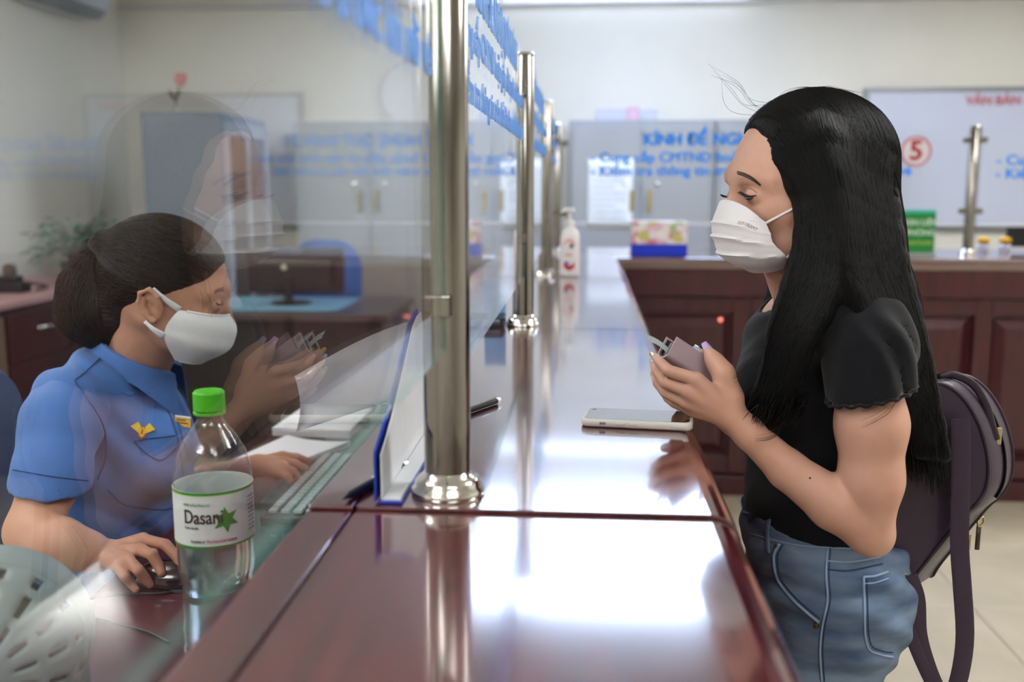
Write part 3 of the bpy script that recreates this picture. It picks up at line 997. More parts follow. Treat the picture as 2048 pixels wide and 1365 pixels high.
# keyboard
kx0, kx1, ky0, ky1 = -.522, -.377, 1.515, 1.885
t = thing('keyboard', 'black computer keyboard with pale lettered keys beside the water bottle', 'keyboard', ((kx0 + kx1) / 2, (ky0 + ky1) / 2, DM))
MB().box((kx0, ky0, DM), (kx1, ky1, DM + .016), .004).build('case', mat('keyboard_case', '#23272a', .45), t)
kme = MB().box((0, 0, 0), (.0150, .0138, .007), .0015, seg=1).build('key', mat('key_grey', '#a3abad', .45), t)
kd = kme.data
kme.location = (kx0 + .012, ky0 + .01, DM + .0165)
kme.matrix_parent_inverse = parent_inv(t)
for i in range(6):
    for j in range(19):
        if i == 0 and j == 0: continue
        k_ = bpy.data.objects.new('key', kd); COL.objects.link(k_); k_.parent = t; k_.matrix_parent_inverse = parent_inv(t)
        k_.location = (kx0 + .012 + i * .0205, ky0 + .01 + j * .0188, DM + .0165)

# mouse + cable
mp_ = G(345, 1142, DZ + .02)
t = thing('computer_mouse', 'black computer mouse under the clerk hand with a thin cable', 'mouse', (mp_.x, mp_.y, DZ))
S = Sdf(); S.ell((mp_.x, mp_.y, DZ + .006), (.055, .032, .032), .01); S.cut((mp_.x, mp_.y, DZ + .0006), (0, 0, -1), .002)
link('shell', vf_mesh([S.mesh(.003)], 1), mat('mouse_black', '#101114', .18, coat=.5), t)
MB().tube([(mp_.x + .02, mp_.y, DZ + .0385), (mp_.x + .045, mp_.y, DZ + .027)], .003, 8).build('scroll_wheel', mat('wheel_grey', '#6d7074', .3), t, True)
cab = [G(362, 1182, DZ), G(330, 1190, DZ), G(260, 1192, DZ), G(190, 1200, DZ), G(130, 1222, DZ)]
MB().tube([p + Vector((0, 0, .0024)) for p in bez([Vector((mp_.x + .05, mp_.y - .01, DZ))] + cab, 30)], .0018, 6).build('cable', M_BLACK, t, True)
t2 = MB().tube([p + Vector((0, 0, .0024)) for p in bez([G(140, 1235, DZ), G(200, 1243, DZ), G(260, 1258, DZ), G(300, 1270, DZ), G(340, 1290, DZ)], 24)], .002, 6).build('loose_cable', M_BLACK, None, True)
tag(t2, 'thin black cable lying on the desk near the vented grey housing', 'cable')

# papers and book on the desk
def sheets(name, pix, z, h, label, m=M_WHITEP, cat='paper', curl=0.0):
    q = [G(x, y, z) for x, y in pix]
    t = thing(name, label, cat, (q[0] + q[2]) / 2)
    g = []
    for i in range(9):
        u = i / 8; row = []
        for j in range(9):
            v = j / 8
            p = (q[0] * (1 - u) + q[1] * u) * (1 - v) + (q[3] * (1 - u) + q[2] * u) * v
            row.append(p + Vector((0, 0, h + curl * (u - .5) ** 2 * 4 * (.3 + .7 * v))))
        g.append(row)
    MB().sheet(g, -.0015).build('top_sheet', m, t, True, 40)
    MB().prism([p + Vector((0, 0, .0003)) for p in q], (0, 0, h - .001)).build('stack', m, t)
    return t
sheets('paper_stack', [(440, 938), (560, 945), (700, 893), (575, 880)], DM, .005, 'loose white papers on the desk under the clerk far hand', curl=.006)
sheets('notebook', [(545, 872), (700, 878), (745, 832), (610, 826)], DM, .018, 'thick white notebook on the desk behind the papers', cat='notebook')

# water bottle
bp_ = G(428, 1385, DZ)
bpos = P(428, 1010, 1.075); bx, by = bpos.x, bpos.y
t = thing('water_bottle', 'large clear water bottle with green cap and white label on the clerk desk', 'bottle', (bx, by, DZ))
prof = [(.0001, .004), (.03, .0), (.039, .006), (.0415, .016), (.0405, .03), (.0412, .045), (.0395, .06), (.0405, .072), (.039, .09), (.0392, .1), (.0425, .112), (.0435, .125),
        (.0435, .135), (.0432, .185), (.0435, .205), (.0442, .215), (.043, .232), (.038, .25), (.029, .268), (.019, .281), (.0145, .288), (.0142, .294), (.0165, .295), (.0165, .298), (.0142, .299), (.014, .304)]
ZB = DZ + .0
HBS = (CAM_Z - (797 - 371) * 1.075 / 2005 - DZ) / .322
prof = [(r, z * HBS) for r, z in prof]
MB().lathe(prof, (bx, by, ZB), 48).build('bottle_shell', pane_mat('clear_plastic', (.94, .96, .955), .07, .03, crinkle=.25), t, True, 70)
wl = .17 * HBS
wprof = [(r - .0012, z + .001) for r, z in prof if z < wl]
wprof = [(.0001, wprof[0][1])] + wprof + [(.0425, wl), (.0001, wl)]
MW = bpy.data.materials.new('water'); MW.use_nodes = True
b_ = MW.node_tree.nodes['Principled BSDF']; b_.inputs['Transmission Weight'].default_value = 1; b_.inputs['IOR'].default_value = 1.33
b_.inputs['Roughness'].default_value = 0.0; b_.inputs['Base Color'].default_value = (.93, .97, .97, 1)
MB().lathe(wprof, (bx, by, ZB), 48).build('water', MW, t, True, 70)
cz = ZB + .299 * HBS
cap = MB()
capn = 60
vs = []; fs = []
for (r, z) in ((.0168, 0), (.0172, .001), (.0172, .02), (.0155, .0225), (.0001, .023)):
    for j in range(capn):
        rr = r + (.0004 if (j % 2 and .0005 < z < .021) else 0)
        a = 2 * math.pi * j / capn; vs.append((bx + rr * math.cos(a), by + rr * math.sin(a), cz + z * HBS))
for i in range(4):
    for j in range(capn):
        fs.append((i * capn + j, i * capn + (j + 1) % capn, (i + 1) * capn + (j + 1) % capn, (i + 1) * capn + j))
cap.add(vs, fs).build('screw_cap', mat('cap_green', '#4fc21f', .4), t, True, 30)
MB().lathe([(.0172, -.003), (.0178, -.0025), (.0178, .0), (.017, .0005)], (bx, by, cz - .0015), 48).build('cap_ring', MATS['cap_green'], t, True, 40)
LZ0, LZ1 = ZB + .150 * HBS, ZB + .214 * HBS
MLAB = mat('label_white', '#dfe5e6', .45)
lr = .0446
MB().lathe([(lr, LZ0), (lr, LZ1), (lr - .0006, LZ1), (lr - .0006, LZ0), (lr, LZ0)], (bx, by, 0), 64).build('label', MLAB, t, True, 40)
lab = t.children[-1] if False else [c for c in bpy.data.objects if c.name.startswith('label')][-1]
M_LGR = mat('label_green', '#2f8a2c', .45)
for z_ in (LZ0, LZ1 - .0025):
    MB().lathe([(lr + .0003, z_), (lr + .0003, z_ + .0025), (lr, z_ + .0025), (lr, z_), (lr + .0003, z_)], (bx, by, 0), 64).build('green_band', M_LGR, lab, True, 40)
MB().lathe([(lr + .0003, LZ1 - .0035), (lr + .0003, LZ1 - .0025), (lr, LZ1 - .0025), (lr, LZ1 - .0035), (lr + .0003, LZ1 - .0035)], (bx, by, 0), 64).build('green_band', mat('label_lime', '#8fd03c', .45), lab, True, 40)
cam_ang = math.atan2(0 - by, 0 - bx)
def wrap(o, a0, zc):
    """bend flat artwork (x = arc length, y = up) around the bottle"""
    for v in o.data.vertices:
        a = cam_ang + a0 + v.co.x / lr
        r = lr + .0006 + v.co.z
        zz = zc + v.co.y
        v.co = (bx + r * math.cos(a), by + r * math.sin(a), zz)
def wtext(s_, size, a0, zc, m, bold=0, width=None):
    o = text_mesh('printed_text', s_, size, m, Matrix(), None, 'LEFT', bold, .0003, width)
    wrap(o, a0, zc); o.parent = lab; o.matrix_parent_inverse = parent_inv(lab)
M_LBK = mat('label_black', '#20242c', .5)
hl = LZ1 - LZ0
wtext('Dasani', .0225 * HBS, -.80, LZ0 + hl * .56, M_LBK, .0003, .043)
wtext('Nước uống đóng chai', .0045, -.80, LZ0 + hl * .79, mat('label_teal', '#4a8f86', .5), 0, .031)
wtext('Tinh khiết', .004, -.80, LZ0 + hl * .37, M_LBK, 0, .018)
wtext('A product of', .0052, -.62, LZ0 + hl * .13, M_LBK, 0, .016)
wtext('The Coca-Cola Company', .0052, -.22, LZ0 + hl * .13, M_RED, 0, .034)
for k in range(9):
    wtext('llllllllll', .004, .93, LZ0 + hl * (.2 + .075 * k), mat('label_grey', '#8a8f96', .5), 0, .014)
star = MB(); pts = []
for k in range(12):
    a = math.pi / 2 + math.pi * k / 6 + .1
    r_ = (.0155 if k % 2 == 0 else .0075) * HBS
    pts.append((r_ * math.cos(a), r_ * math.sin(a), .0002))
star.add(pts + [(0, 0, .0002)], [(12, k, (k + 1) % 12) for k in range(12)])
so = star.build('printed_star', M_LGR); 
wrap(so, .27, LZ0 + hl * .5); so.parent = lab; so.matrix_parent_inverse = parent_inv(lab)

# vented grey plastic housing at the near end of the desk
hc = P(-25, 1305, .88); hr = .092
t = thing('fan_housing', 'rounded grey plastic housing with dark vent slots at the lower left', 'appliance', (hc.x, hc.y, DZ))
nU, nV = 64, 26
vs = []; fs = []
ax_ = (Vector((.28, -.8, .42))).normalized()
Mh = frame(hc, ax_.cross(Vector((0, 0, 1))), Vector((0, 0, 1)))   # local z = toward camera
if Mh.col[2].to_3d().dot(ax_) < 0:
    Mh = frame(hc, -ax_.cross(Vector((0, 0, 1))), Vector((0, 0, 1)))
for i in range(nV + 1):
    th_ = math.pi * .5 * i / nV
    for j in range(nU):
        a = 2 * math.pi * j / nU
        vs.append(Mh @ Vector((hr * math.sin(th_) * math.cos(a), hr * math.sin(th_) * math.sin(a), hr * .75 * math.cos(th_))))
for i in range(nV):
    for j in range(nU):
        slot = (j % 4 == 1) and ((7 <= i < 11) or (13 <= i < 18) or (20 <= i < 24))
        if slot: continue
        fs.append((i * nU + j, i * nU + (j + 1) % nU, (i + 1) * nU + (j + 1) % nU, (i + 1) * nU + j))
o = MB().add(vs, fs).build('vented_shell', mat('grey_plastic', '#6f7e82', .5), t, True, 45)
sm = o.modifiers.new('s', 'SOLIDIFY'); sm.thickness = .004; sm.offset = -1
MB().add([Mh @ (Mh.inverted() @ Vector(v) * .9) for v in vs], [(i * nU + j, i * nU + (j + 1) % nU, (i + 1) * nU + (j + 1) % nU, (i + 1) * nU + j) for i in range(nV) for j in range(nU)]).build('dark_slot_backing', mat('slot_shade', '#24262a', .6), t, True)  # dark dome put in for the shaded hollow behind the slots
MB().lathe([(hr, -.05), (hr + .002, -.04), (hr + .002, 0), (hr, .003)], (0, 0, 0), 48, None).build('rim', MATS['grey_plastic'], t, True, 40)
bpy.data.objects['rim'].data.transform(Mh)
MB().box((hc.x - .06, hc.y + .02, DZ + .0003), (hc.x + .06, hc.y + .09, hc.z - .04), .01).build('foot', MATS['grey_plastic'], t)

# ================================================================ BACK OFFICE
M_GMET = mat('grey_metal', '#97999b', .45, var=.03, vscale=3)
M_CMET = mat('cream_metal', '#b9bdb6', .5, var=.03, vscale=3)
M_GREYBLUE = mat('blue_grey_metal', '#7f8894', .45, var=.02, vscale=3)
def locker(x0, x1, y0, y1, z1, m, label, doors=2, handle_m=None):
    t = thing('metal_cabinet', label, 'cabinet', ((x0 + x1) / 2, (y0 + y1) / 2, 0))
    MB().box((x0, y0 + .02, .0), (x1, y1, z1), .004).build('body', m, t)
    wd = (x1 - x0 - .04) / doors
    for d in range(doors):
        a = x0 + .02 + d * wd
        dr = MB().box((a + .003, y0, .08), (a + wd - .003, y0 + .02, z1 - .05), .004).build('door', m, t)
        hx = a + wd - .06 if d % 2 == 0 else a + .06
        MB().box((hx - .016, y0 - .012, 1.21), (hx + .016, y0, 1.36), .004).build('handle', handle_m or M_GMET, dr)
        MB().lathe([(.0001, .012), (.012, .01), (.014, 0)], (hx - .05 * (1 if d % 2 == 0 else -1), y0, 1.4), 12, Matrix.Rotation(math.pi / 2, 3, 'X')).build('lock', M_CHROME, dr)
    return t
M_BRASS = mat('brass_plate', '#a8935c', .4, .6)
locker(-.12, .87, 6.95, 7.37, 1.83, M_GMET, 'grey metal cabinet with a paper notice on its door, behind the far glass', 2, M_BRASS)
locker(.88, 1.87, 6.95, 7.37, 1.83, M_GMET, 'grey metal cabinet hidden mostly behind the customer head', 2, M_BRASS)
locker(-2.05, -.95, 6.95, 7.37, 1.83, M_CMET, 'pale cream metal cabinet with two dark handles behind the glass', 2)
t = thing('paper_notice', 'white printed notice taped to the grey cabinet door', 'notice', (.17, 6.94, 1.35))
g = [[(.012 + .31 * i / 8, 6.944 - .006 * (i / 8) ** 2 * (1 - j / 8), 1.10 + .47 * j / 8) for j in range(9)] for i in range(9)]
MB().sheet(g, -.001).build('sheet', M_WHITEP, t, True)
for k in range(9):
    MB().box((.05, 6.9372, 1.5 - k * .042), (.05 + (.22 if k % 3 else .15), 6.9380, 1.508 - k * .042)).build('print_line', mat('faint_print', '#b9bec8', .7), t)
for k, (xa, xb, hh, cc) in enumerate(((.06, .27, .075, '#b8b9c4'), (.272, .36, .085, '#c9a7b6'), (.362, .48, .07, '#b4b7c2'))):
    MB().box((xa, 7.0, 1.831), (xb, 7.25, 1.831 + hh), .003).build('file_box', mat('filebox%d' % k, cc, .6))
    tag(bpy.data.objects[['file_box', 'file_box.001', 'file_box.002'][k]], ['long pale grey file box on top of the grey cabinet', 'small pinkish file box between two grey ones on the cabinet', 'right pale grey file box on top of the grey cabinet'][k], 'box', 'file boxes on the cabinet')
# blue-grey glass-door cabinet, side towards the viewer
a = P(280, 225, 5.9); b_ = P(440, 225, 5.9)
t = thing('glass_door_cabinet', 'blue-grey metal cabinet with a glazed door, above the clerk head', 'cabinet', ((a.x + b_.x) / 2, 6.3, 0))
cz1 = a.z
MB().box((a.x, 5.9, 0), (b_.x, 6.75, cz1), .006).build('body', M_GREYBLUE, t)
d_ = MB()
xf = b_.x
for (y0, y1, z0, z1) in ((5.93, 5.99, .1, cz1 - .05), (6.66, 6.72, .1, cz1 - .05), (5.99, 6.66, cz1 - .13, cz1 - .05), (5.99, 6.66, .1, .2), (6.3, 6.345, .2, cz1 - .13)):
    d_.box((xf, y0, z0), (xf + .02, y1, z1), .003)
dd_ = d_.build('door', mat('door_lightgrey', '#a2a8ae', .45), t)
MB().box((xf + .0005, 5.99, .2), (xf + .004, 6.3, cz1 - .13)).build('glazing', mat('dark_pane', '#4c3f3a', .1), dd_)
MB().box((xf + .0005, 6.345, .2), (xf + .004, 6.66, cz1 - .13)).build('glazing', mat('pale_pane', '#6a605b', .1), dd_)
MB().box((xf - .1, 5.97, cz1), (xf - .04, 6.03, cz1 + .012), .002).build('file_tag', M_WHITEP, t)
# flower on top of it
f0 = P(352, 224, 6.2); f1 = P(362, 160, 6.2); f0.z = cz1
t = thing('artificial_flower', 'red flower on a dark stem standing on the blue-grey cabinet', 'flower', f0)
MB().tube(bez([f0, (f0 + f1) / 2 + Vector((-.015, 0, 0)), f1], 10), .006, 6).build('stem', mat('stem_green', '#4c5648', .6), t, True)
S = Sdf(); S.ell(f1, (.03, .03, .045), .01); S.ell(f1 + Vector((.02, 0, .015)), (.02, .02, .035), .01); S.ell(f1 + Vector((-.018, -.01, .012)), (.018, .018, .035), .01)
link('bloom', vf_mesh([S.mesh(.006)], 1), mat('bloom_red', '#b24a55', .6), t)
MB().lathe([(.0001, 0), (.03, 0), (.032, .01), (.022, .05), (.018, .05), (.016, .02)], (f0.x, f0.y, cz1), 20).build('vase', M_CMET, t, True, 40)
for s_ in (-1, 1):
    MB().add([f0 + Vector((0, 0, .08)), f0 + Vector((s_ * .03, -.01, .12)), f0 + Vector((s_ * .045, 0, .17)), f0 + Vector((s_ * .012, .008, .13))], [(0, 1, 2, 3)]).build('leaf', MATS['stem_green'], t)

# drawer cabinet by the left wall
t = thing('drawer_cabinet', 'dark red-brown drawer cabinet with bright handles at the far left', 'cabinet', (-3.0, 4.7, 0))
MB().box((-3.4, 3.7, 0), (-2.7, 5.75, .82), .004).build('body', M_DARKWOOD, t)
MB().box((-3.42, 3.68, .82), (-2.67, 5.77, .85), .004).build('top', mat('pinkish_top', '#a98480', .3, var=.1, vscale=4), t)
for j in range(3):
    y0 = 3.75 + j * .67
    if j == 0:
        d_ = MB().box((-2.7, y0, .06), (-2.685, y0 + .64, .79), .003).build('door', mat('tan_door', '#6b5a48', .4), t)
        MB().tube([(-2.67, y0 + .32, .62), (-2.665, y0 + .42, .62)], .008, 8).build('handle', M_CHROME, d_)
        continue
    for k in range(3):
        z0 = .06 + k * .245
        d_ = MB().box((-2.7, y0, z0), (-2.682, y0 + .64, z0 + .235), .004).build('drawer', mat('drawer_red', '#3a1518', .35), t)
        MB().tube(bez([(-2.682, y0 + .24, z0 + .15), (-2.655, y0 + .27, z0 + .15), (-2.655, y0 + .37, z0 + .15), (-2.682, y0 + .40, z0 + .15)], 12), .009, 8).build('handle', M_CHROME, d_, True)
# hole punch / stapler on it
q = G(30, 585, .85)
t = thing('hole_punch', 'black office hole punch on the drawer cabinet at the left edge', 'hole punch', (q.x, q.y, .85))
MB().box((q.x - .16, q.y - .05, .85), (q.x + .06, q.y + .06, .9), .008).build('base', M_BLACK, t)
MB().box((q.x - .15, q.y - .03, .9), (q.x + .03, q.y + .04, .935), .008).build('press', M_BLACK, t)
MB().lathe([(.0001, 0), (.03, 0), (.034, .02), (.03, .05), (.015, .06), (.0001, .062)], (q.x - .02, q.y, .935), 20).build('knob', mat('knob_brown', '#4a4038', .5), t, True, 40)
MB().tube(bez([(q.x + .05, q.y, .9), (q.x + .1, q.y - .02, .9), (q.x + .16, q.y + .02, .88), (q.x + .08, q.y + .06, .86)], 14), .008, 6).build('lever', mat('lever_dark', '#3a2a30', .4), t, True)
# potted plant
q = Vector((-2.82, 5.35, .85))
t = thing('potted_plant', 'leafy green potted plant on the drawer cabinet behind the clerk', 'plant', q)
MB().lathe([(.0001, 0), (.06, 0), (.085, .1), (.09, .12), (.082, .12), (.075, .1), (.0001, .1)], q, 28).build('pot', mat('pot_dark', '#2e3a36', .5), t, True, 40)
M_LEAF = mat('leaf_green', '#3f6a50', .45, var=.35, vscale=12)
rl = random.Random(3)
stems = MB(); lv = None
for k in range(110):
    a = rl.uniform(0, 2 * math.pi); e = rl.uniform(.15, 1.25); L = rl.uniform(.16, .31)
    tip = q + Vector((math.cos(a) * math.cos(e) * L * .95, math.sin(a) * math.cos(e) * L * .95, .11 + math.sin(e) * L * 1.0))
    stems.tube(bez([q + Vector((0, 0, .1)), (q + tip) / 2 + Vector((0, 0, .11)), tip], 6), .0025, 4, cap=False)
    ln = rl.uniform(.05, .085); wd = ln * .5
    d = Vector((math.cos(a), math.sin(a), rl.uniform(-.7, .4))).normalized(); s_ = d.cross(Vector((rl.uniform(-.4, .4), rl.uniform(-.4, .4), 1))).normalized(); up = s_.cross(d)
    MB().add([tip, tip + d * ln * .35 + s_ * wd * .5 - up * .004, tip + d * ln, tip + d * ln * .35 - s_ * wd * .5 - up * .004, tip + d * ln * .5 + up * .006],
             [(0, 1, 4), (1, 2, 4), (2, 3, 4), (3, 0, 4)]).build('leaf', M_LEAF, t, True)
stems.build('stems', MATS['stem_green'], t, True)

# back office desk, monitor, chair
t = thing('desk', 'dark wooden desk with a pale blue top in the back office', 'desk', (-1.5, 5.2, 0))
DB = .76
MB().box((-2.15, 4.8, DB - .035), (-.97, 5.6, DB), .004).build('desk_top', mat('desk_top_blurry', '#4a3f3d', .3, var=.2, vscale=5), t)
MB().box((-2.1, 4.88, .0), (-1.02, 4.91, DB - .035), .003).build('front_panel', mat('espresso_wood', '#231a1b', .4), t)
for x_ in (-2.12, -1.03):
    MB().box((x_, 4.86, 0), (x_ + .03, 5.58, DB - .035), .003).build('side_panel', MATS['espresso_wood'], t)
MB().box((-2.1, 4.92, DB + .0003), (-1.25, 5.5, DB + .005), .001).build('blue_cover', mat('pale_blue_mat', '#7fb0bf', .3), t)
a = P(495, 495, 5.2); b_ = P(690, 600, 5.2)
t = thing('monitor', 'dark computer monitor seen from behind on the back office desk', 'monitor', ((a.x + b_.x) / 2, 5.2, DB))
MB().box((a.x, 5.18, DB + .06), (b_.x, 5.225, a.z), .012).build('housing', mat('monitor_black', '#1d1b22', .35), t)
MB().box((a.x + .05, 5.15, DB + .09), (b_.x - .05, 5.18, a.z - .06), .012).build('rear_bulge', MATS['monitor_black'], t)
MB().box(((a.x + b_.x) / 2 - .02 - .03, 5.14, DB + .015), ((a.x + b_.x) / 2 - .01, 5.17, DB + .16), .006).build('stand', M_BLACK, t)
MB().lathe([(.0001, .014), (.09, .012), (.11, .004), (.11, 0)], ((a.x + b_.x) / 2 - .03, 5.2, DB + .005), 28).build('foot', M_BLACK, t, True, 40)
MB().lathe([(.0001, .002), (.016, .002), (.016, 0)], ((a.x + b_.x) / 2 - .05, 5.1495, a.z - .1), 20, Matrix.Rotation(math.pi / 2, 3, 'X')).build('logo_badge', M_CHROME, t)
a = P(665, 480, 5.9)
t = thing('office_chair', 'blue office chair behind the back office monitor', 'chair', (a.x, 5.95, 0))
M_CHB = mat('chair_blue', '#1d5a9e', .7, bump=.1)
rslab(.44, .52, .16, -.03, .03, .015, frame((a.x - .05, 5.9, a.z - .26), (1, 0, 0), (0, .1, 1))).build('backrest', M_CHB, t, True, 50)
rslab(.48, .46, .1, -.035, .035, .015, frame((a.x - .05, 5.7, .47), (1, 0, 0), (0, 1, 0))).build('seat', M_CHB, t, True, 50)
MB().box((a.x - .08, 5.93, .45), (a.x - .02, 5.96, a.z - .35), .005).build('back_bracket', M_BLACK, t)
for s_ in (-1, 1):
    MB().tube(bez([(a.x - .05 + s_ * .25, 5.88, .46), (a.x - .05 + s_ * .29, 5.85, .68), (a.x - .05 + s_ * .29, 5.62, .7), (a.x - .05 + s_ * .25, 5.6, .46)], 16), .016, 8).build('armrest', M_BLACK, t, True)
MB().tube([(a.x - .05, 5.72, .44), (a.x - .05, 5.72, .08)], .03, 12).build('gas_lift', M_BLACK, t, True)
for k in range(5):
    an = 2 * math.pi * k / 5
    e = Vector((a.x - .05 + .28 * math.cos(an), 5.72 + .28 * math.sin(an), .06))
    lg = MB().tube([(a.x - .05, 5.72, .1), e], [.025, .015], 8).build('leg', M_BLACK, t, True)
    MB().tube([e + Vector((-.012, 0, -.032)), e + Vector((.012, 0, -.032))], .028, 12).build('caster', M_BLACK, lg, True, 40)
# low beige board behind the office desk
t = thing('low_partition', 'low beige partition board standing behind the back office desk', 'partition', (-1.3, 6.6, 0))
MB().box((-2.0, 6.6, .05), (-.3, 6.63, .87), .004).build('board', mat('beige_board', '#b3a99b', .6), t)
MB().box((-2.0, 6.595, .87), (-.3, 6.635, .885), .003).build('top_rail', M_CMET, t)
for x_ in (-1.95, -.35):
    MB().box((x_ - .02, 6.45, 0), (x_ + .02, 6.78, .05), .004).build('foot', M_GMET, t)

# air conditioner on the left wall
t = thing('air_conditioner', 'white split air conditioner high on the left wall, cut by the frame top', 'air conditioner', (XL, 6.2, 2.52))
za = 2.5
prof = [(XL, za + .0), (XL + .15, za - .0), (XL + .21, za + .05), (XL + .225, za + .12), (XL + .215, za + .28), (XL + .19, za + .3), (XL, za + .3)]
MB().prism([(x, 5.85, z) for x, z in prof], (0, .95, 0)).build('casing', mat('ac_white', '#c3ccd6', .4), t)
MB().box((XL + .09, 5.9, za - .006), (XL + .15, 6.75, za + .002), .002).build('outlet_flap', mat('ac_dark', '#565f6c', .4), t)
MB().prism([(x, 5.9, z) for x, z in ((XL + .152, za - .004), (XL + .214, za + .046), (XL + .219, za + .044), (XL + .157, za - .008))], (0, .85, 0)).build('louvre', mat('ac_louvre', '#6f7a88', .4), t)
# round dish on the wall
q = P(828, 188, YB - .03)
t = thing('wall_plaque', 'round pale grey dish hung on the back wall left of the foreground post', 'wall plaque', q)
MB().lathe([(.0001, .005), (.2, .008), (.225, .02), (.24, .03), (.245, .02), (.24, 0), (.0001, 0)], q, 48, Matrix.Rotation(math.pi / 2, 3, 'X')).build('dish', mat('plaque_grey', '#bfbfc2', .5), t, True, 40)
MB().lathe([(.225, .02), (.24, .032), (.248, .02)], q, 48, Matrix.Rotation(math.pi / 2, 3, 'X')).build('rim', mat('plaque_rim', '#aaaab0', .4), t, True, 40)
# whiteboard
q = P(1730, 175, YB - .04)
t = thing('whiteboard', 'framed whiteboard with red heading on the back wall at the right', 'whiteboard', (q.x + .7, YB - .02, q.z - .5))
wx1, wz0 = XR - .05, q.z - 1.0
MB().box((q.x + .03, YB - .03, wz0 + .03), (wx1 - .03, YB - .005, q.z - .03)).build('board', mat('board_white', '#c3c9dd', .35), t)
for nm, a, b in (('frame_rail', (q.x, wz0), (wx1, wz0 + .035)), ('frame_rail', (q.x, q.z - .035), (wx1, q.z)), ('frame_rail', (q.x, wz0 + .035), (q.x + .035, q.z - .035)), ('frame_rail', (wx1 - .035, wz0 + .035), (wx1, q.z - .035))):
    MB().box((a[0], YB - .04, a[1]), (b[0], YB - .002, b[1]), .003).build(nm, mat('alu_frame', '#858a90', .35, .6), t)
h_ = P(1932, 202, YB - .034)
text_mesh('heading', 'VĂN BẢN - QUY ĐỊNH', .085, mat('heading_red', '#b8515c', .5), frame(h_, (1, 0, 0), (0, 0, 1)), t, 'LEFT', .003)

# ================================================================ PEOPLE
def skin_mat(name, c1, c2):
    m = mat(name, c1, .5, var=0.0, sub=.12, bump=.06, bscale=260, spec=.4)
    nt = m.node_tree; b = nt.nodes['Principled BSDF']
    tc = nt.nodes.new('ShaderNodeTexCoord'); n = nt.nodes.new('ShaderNodeTexNoise')
    n.inputs['Scale'].default_value = 14; n.inputs['Detail'].default_value = 4
    r = nt.nodes.new('ShaderNodeValToRGB'); r.color_ramp.elements[0].color = lin(c1); r.color_ramp.elements[1].color = lin(c2)
    r.color_ramp.elements[0].position = .35; r.color_ramp.elements[1].position = .7
    nt.links.new(tc.outputs['Object'], n.inputs['Vector']); nt.links.new(n.outputs['Fac'], r.inputs['Fac'])
    nt.links.new(r.outputs['Color'], b.inputs['Base Color'])
    return m
M_SKIN1 = skin_mat('skin_customer', '#d0a490', '#c7947e')
M_SKIN2 = skin_mat('skin_clerk', '#bf9079', '#b5826b')

def head_frame(O, f_az, f_pitch, roll=0.0):
    f = Vector((math.cos(f_az) * math.cos(f_pitch), math.sin(f_az) * math.cos(f_pitch), -math.sin(f_pitch)))
    l = Vector((0, 0, 1)).cross(f).normalized()
    u = f.cross(l).normalized()
    M = Matrix((f, l, u)).transposed().to_4x4(); M.translation = O
    return M

def head_sdf(neck, side):
    """head in local metres: x forward, y left, z up, eyes at z = 0; side = the side seen, +1 left / -1 right"""
    S = Sdf()
    S.ell((-.010, 0, .032), (.093, .072, .083), .02)
    S.ell((.018, 0, .0), (.074, .066, .085), .03)
    S.ell((.034, 0, -.045), (.05, .053, .062), .03)
    S.ell((.066, 0, -.088), (.022, .024, .018), .025)
    for s in (-1, 1):
        S.chain([(-.004, s * .054, -.05), (.03, s * .043, -.078), (.064, s * .014, -.094)], [.014, .014, .012], .03)
        S.ell((.056, s * .038, -.027), (.026, .022, .02), .02)
        S.chain([(.083, s * .006, .022), (.08, s * .026, .024), (.066, s * .047, .016)], [.008, .010, .009], .018)
        S.ell((.097, s * .033, -.002), (.015, .017, .012), .014, op='s')
        S.ell((.0775, s * .032, -.002), (.0145, .0155, .013), .006)
        S.ell((.101, s * .011, -.041), (.009, .007, .007), .008)
    S.chain([(.089, 0, .012), (.097, 0, -.012), (.1085, 0, -.034)], [.0075, .0075, .0088], .012)
    S.chain([(.102, 0, -.045), (.098, 0, -.062)], [.008, .01], .015)
    S.ell((.092, 0, -.066), (.012, .022, .010), .012)
    S.chain([(-.025, 0, -.03)] + neck, [.05] + [.049, .052, .06][:len(neck)], .03)
    for s in (-1, 1):
        R = Matrix.Rotation(math.radians(-18), 3, 'Y') @ Matrix.Rotation(s * math.radians(22), 3, 'Z')
        c = Vector((-.006, s * .073, -.018))
        S.ell(c, (.017, .006, .030), .006, np.array(R))
        pts = [c + R @ Vector((.012, s * .006, -.004)), c + R @ Vector((.016, s * .008, .016)), c + R @ Vector((.006, s * .011, .029)),
               c + R @ Vector((-.010, s * .013, .024)), c + R @ Vector((-.017, s * .013, .006)), c + R @ Vector((-.013, s * .010, -.014)), c + R @ Vector((-.002, s * .006, -.029))]
        S.chain(pts, [.0028, .0034, .0036, .0036, .0036, .0036, .005], .004)
        S.ell(c + R @ Vector((.001, s * .009, -.002)), (.008, .006, .011), .004, np.array(R), op='s')
        S.chain([c + R @ Vector((-.006, s * .010, .014)), c + R @ Vector((-.010, s * .010, 0)), c + R @ Vector((-.004, s * .008, -.014))], [.0028, .003, .003], .004)
    return S

def to_world(VF, M, sc=1.0, low=1.0):
    V, F = VF
    V = V.copy(); z = V[:, 2]
    V[:, 2] = np.where(z > 0, z, np.where(z > -.12, z * low, z + .12 * (1 - low)))
    A = np.array(M)
    return (V * sc) @ A[:3, :3].T + A[:3, 3], F

def fabric_noise(amp, dirs):
    def fn(X, Y, Z):
        out = 0
        for (a, b, c, ph, am) in dirs:
            out = out + am * np.sin(a * X + b * Y + c * Z + ph + 1.3 * np.sin(.37 * (b * X + c * Y + a * Z)))
        return amp * out
    return fn

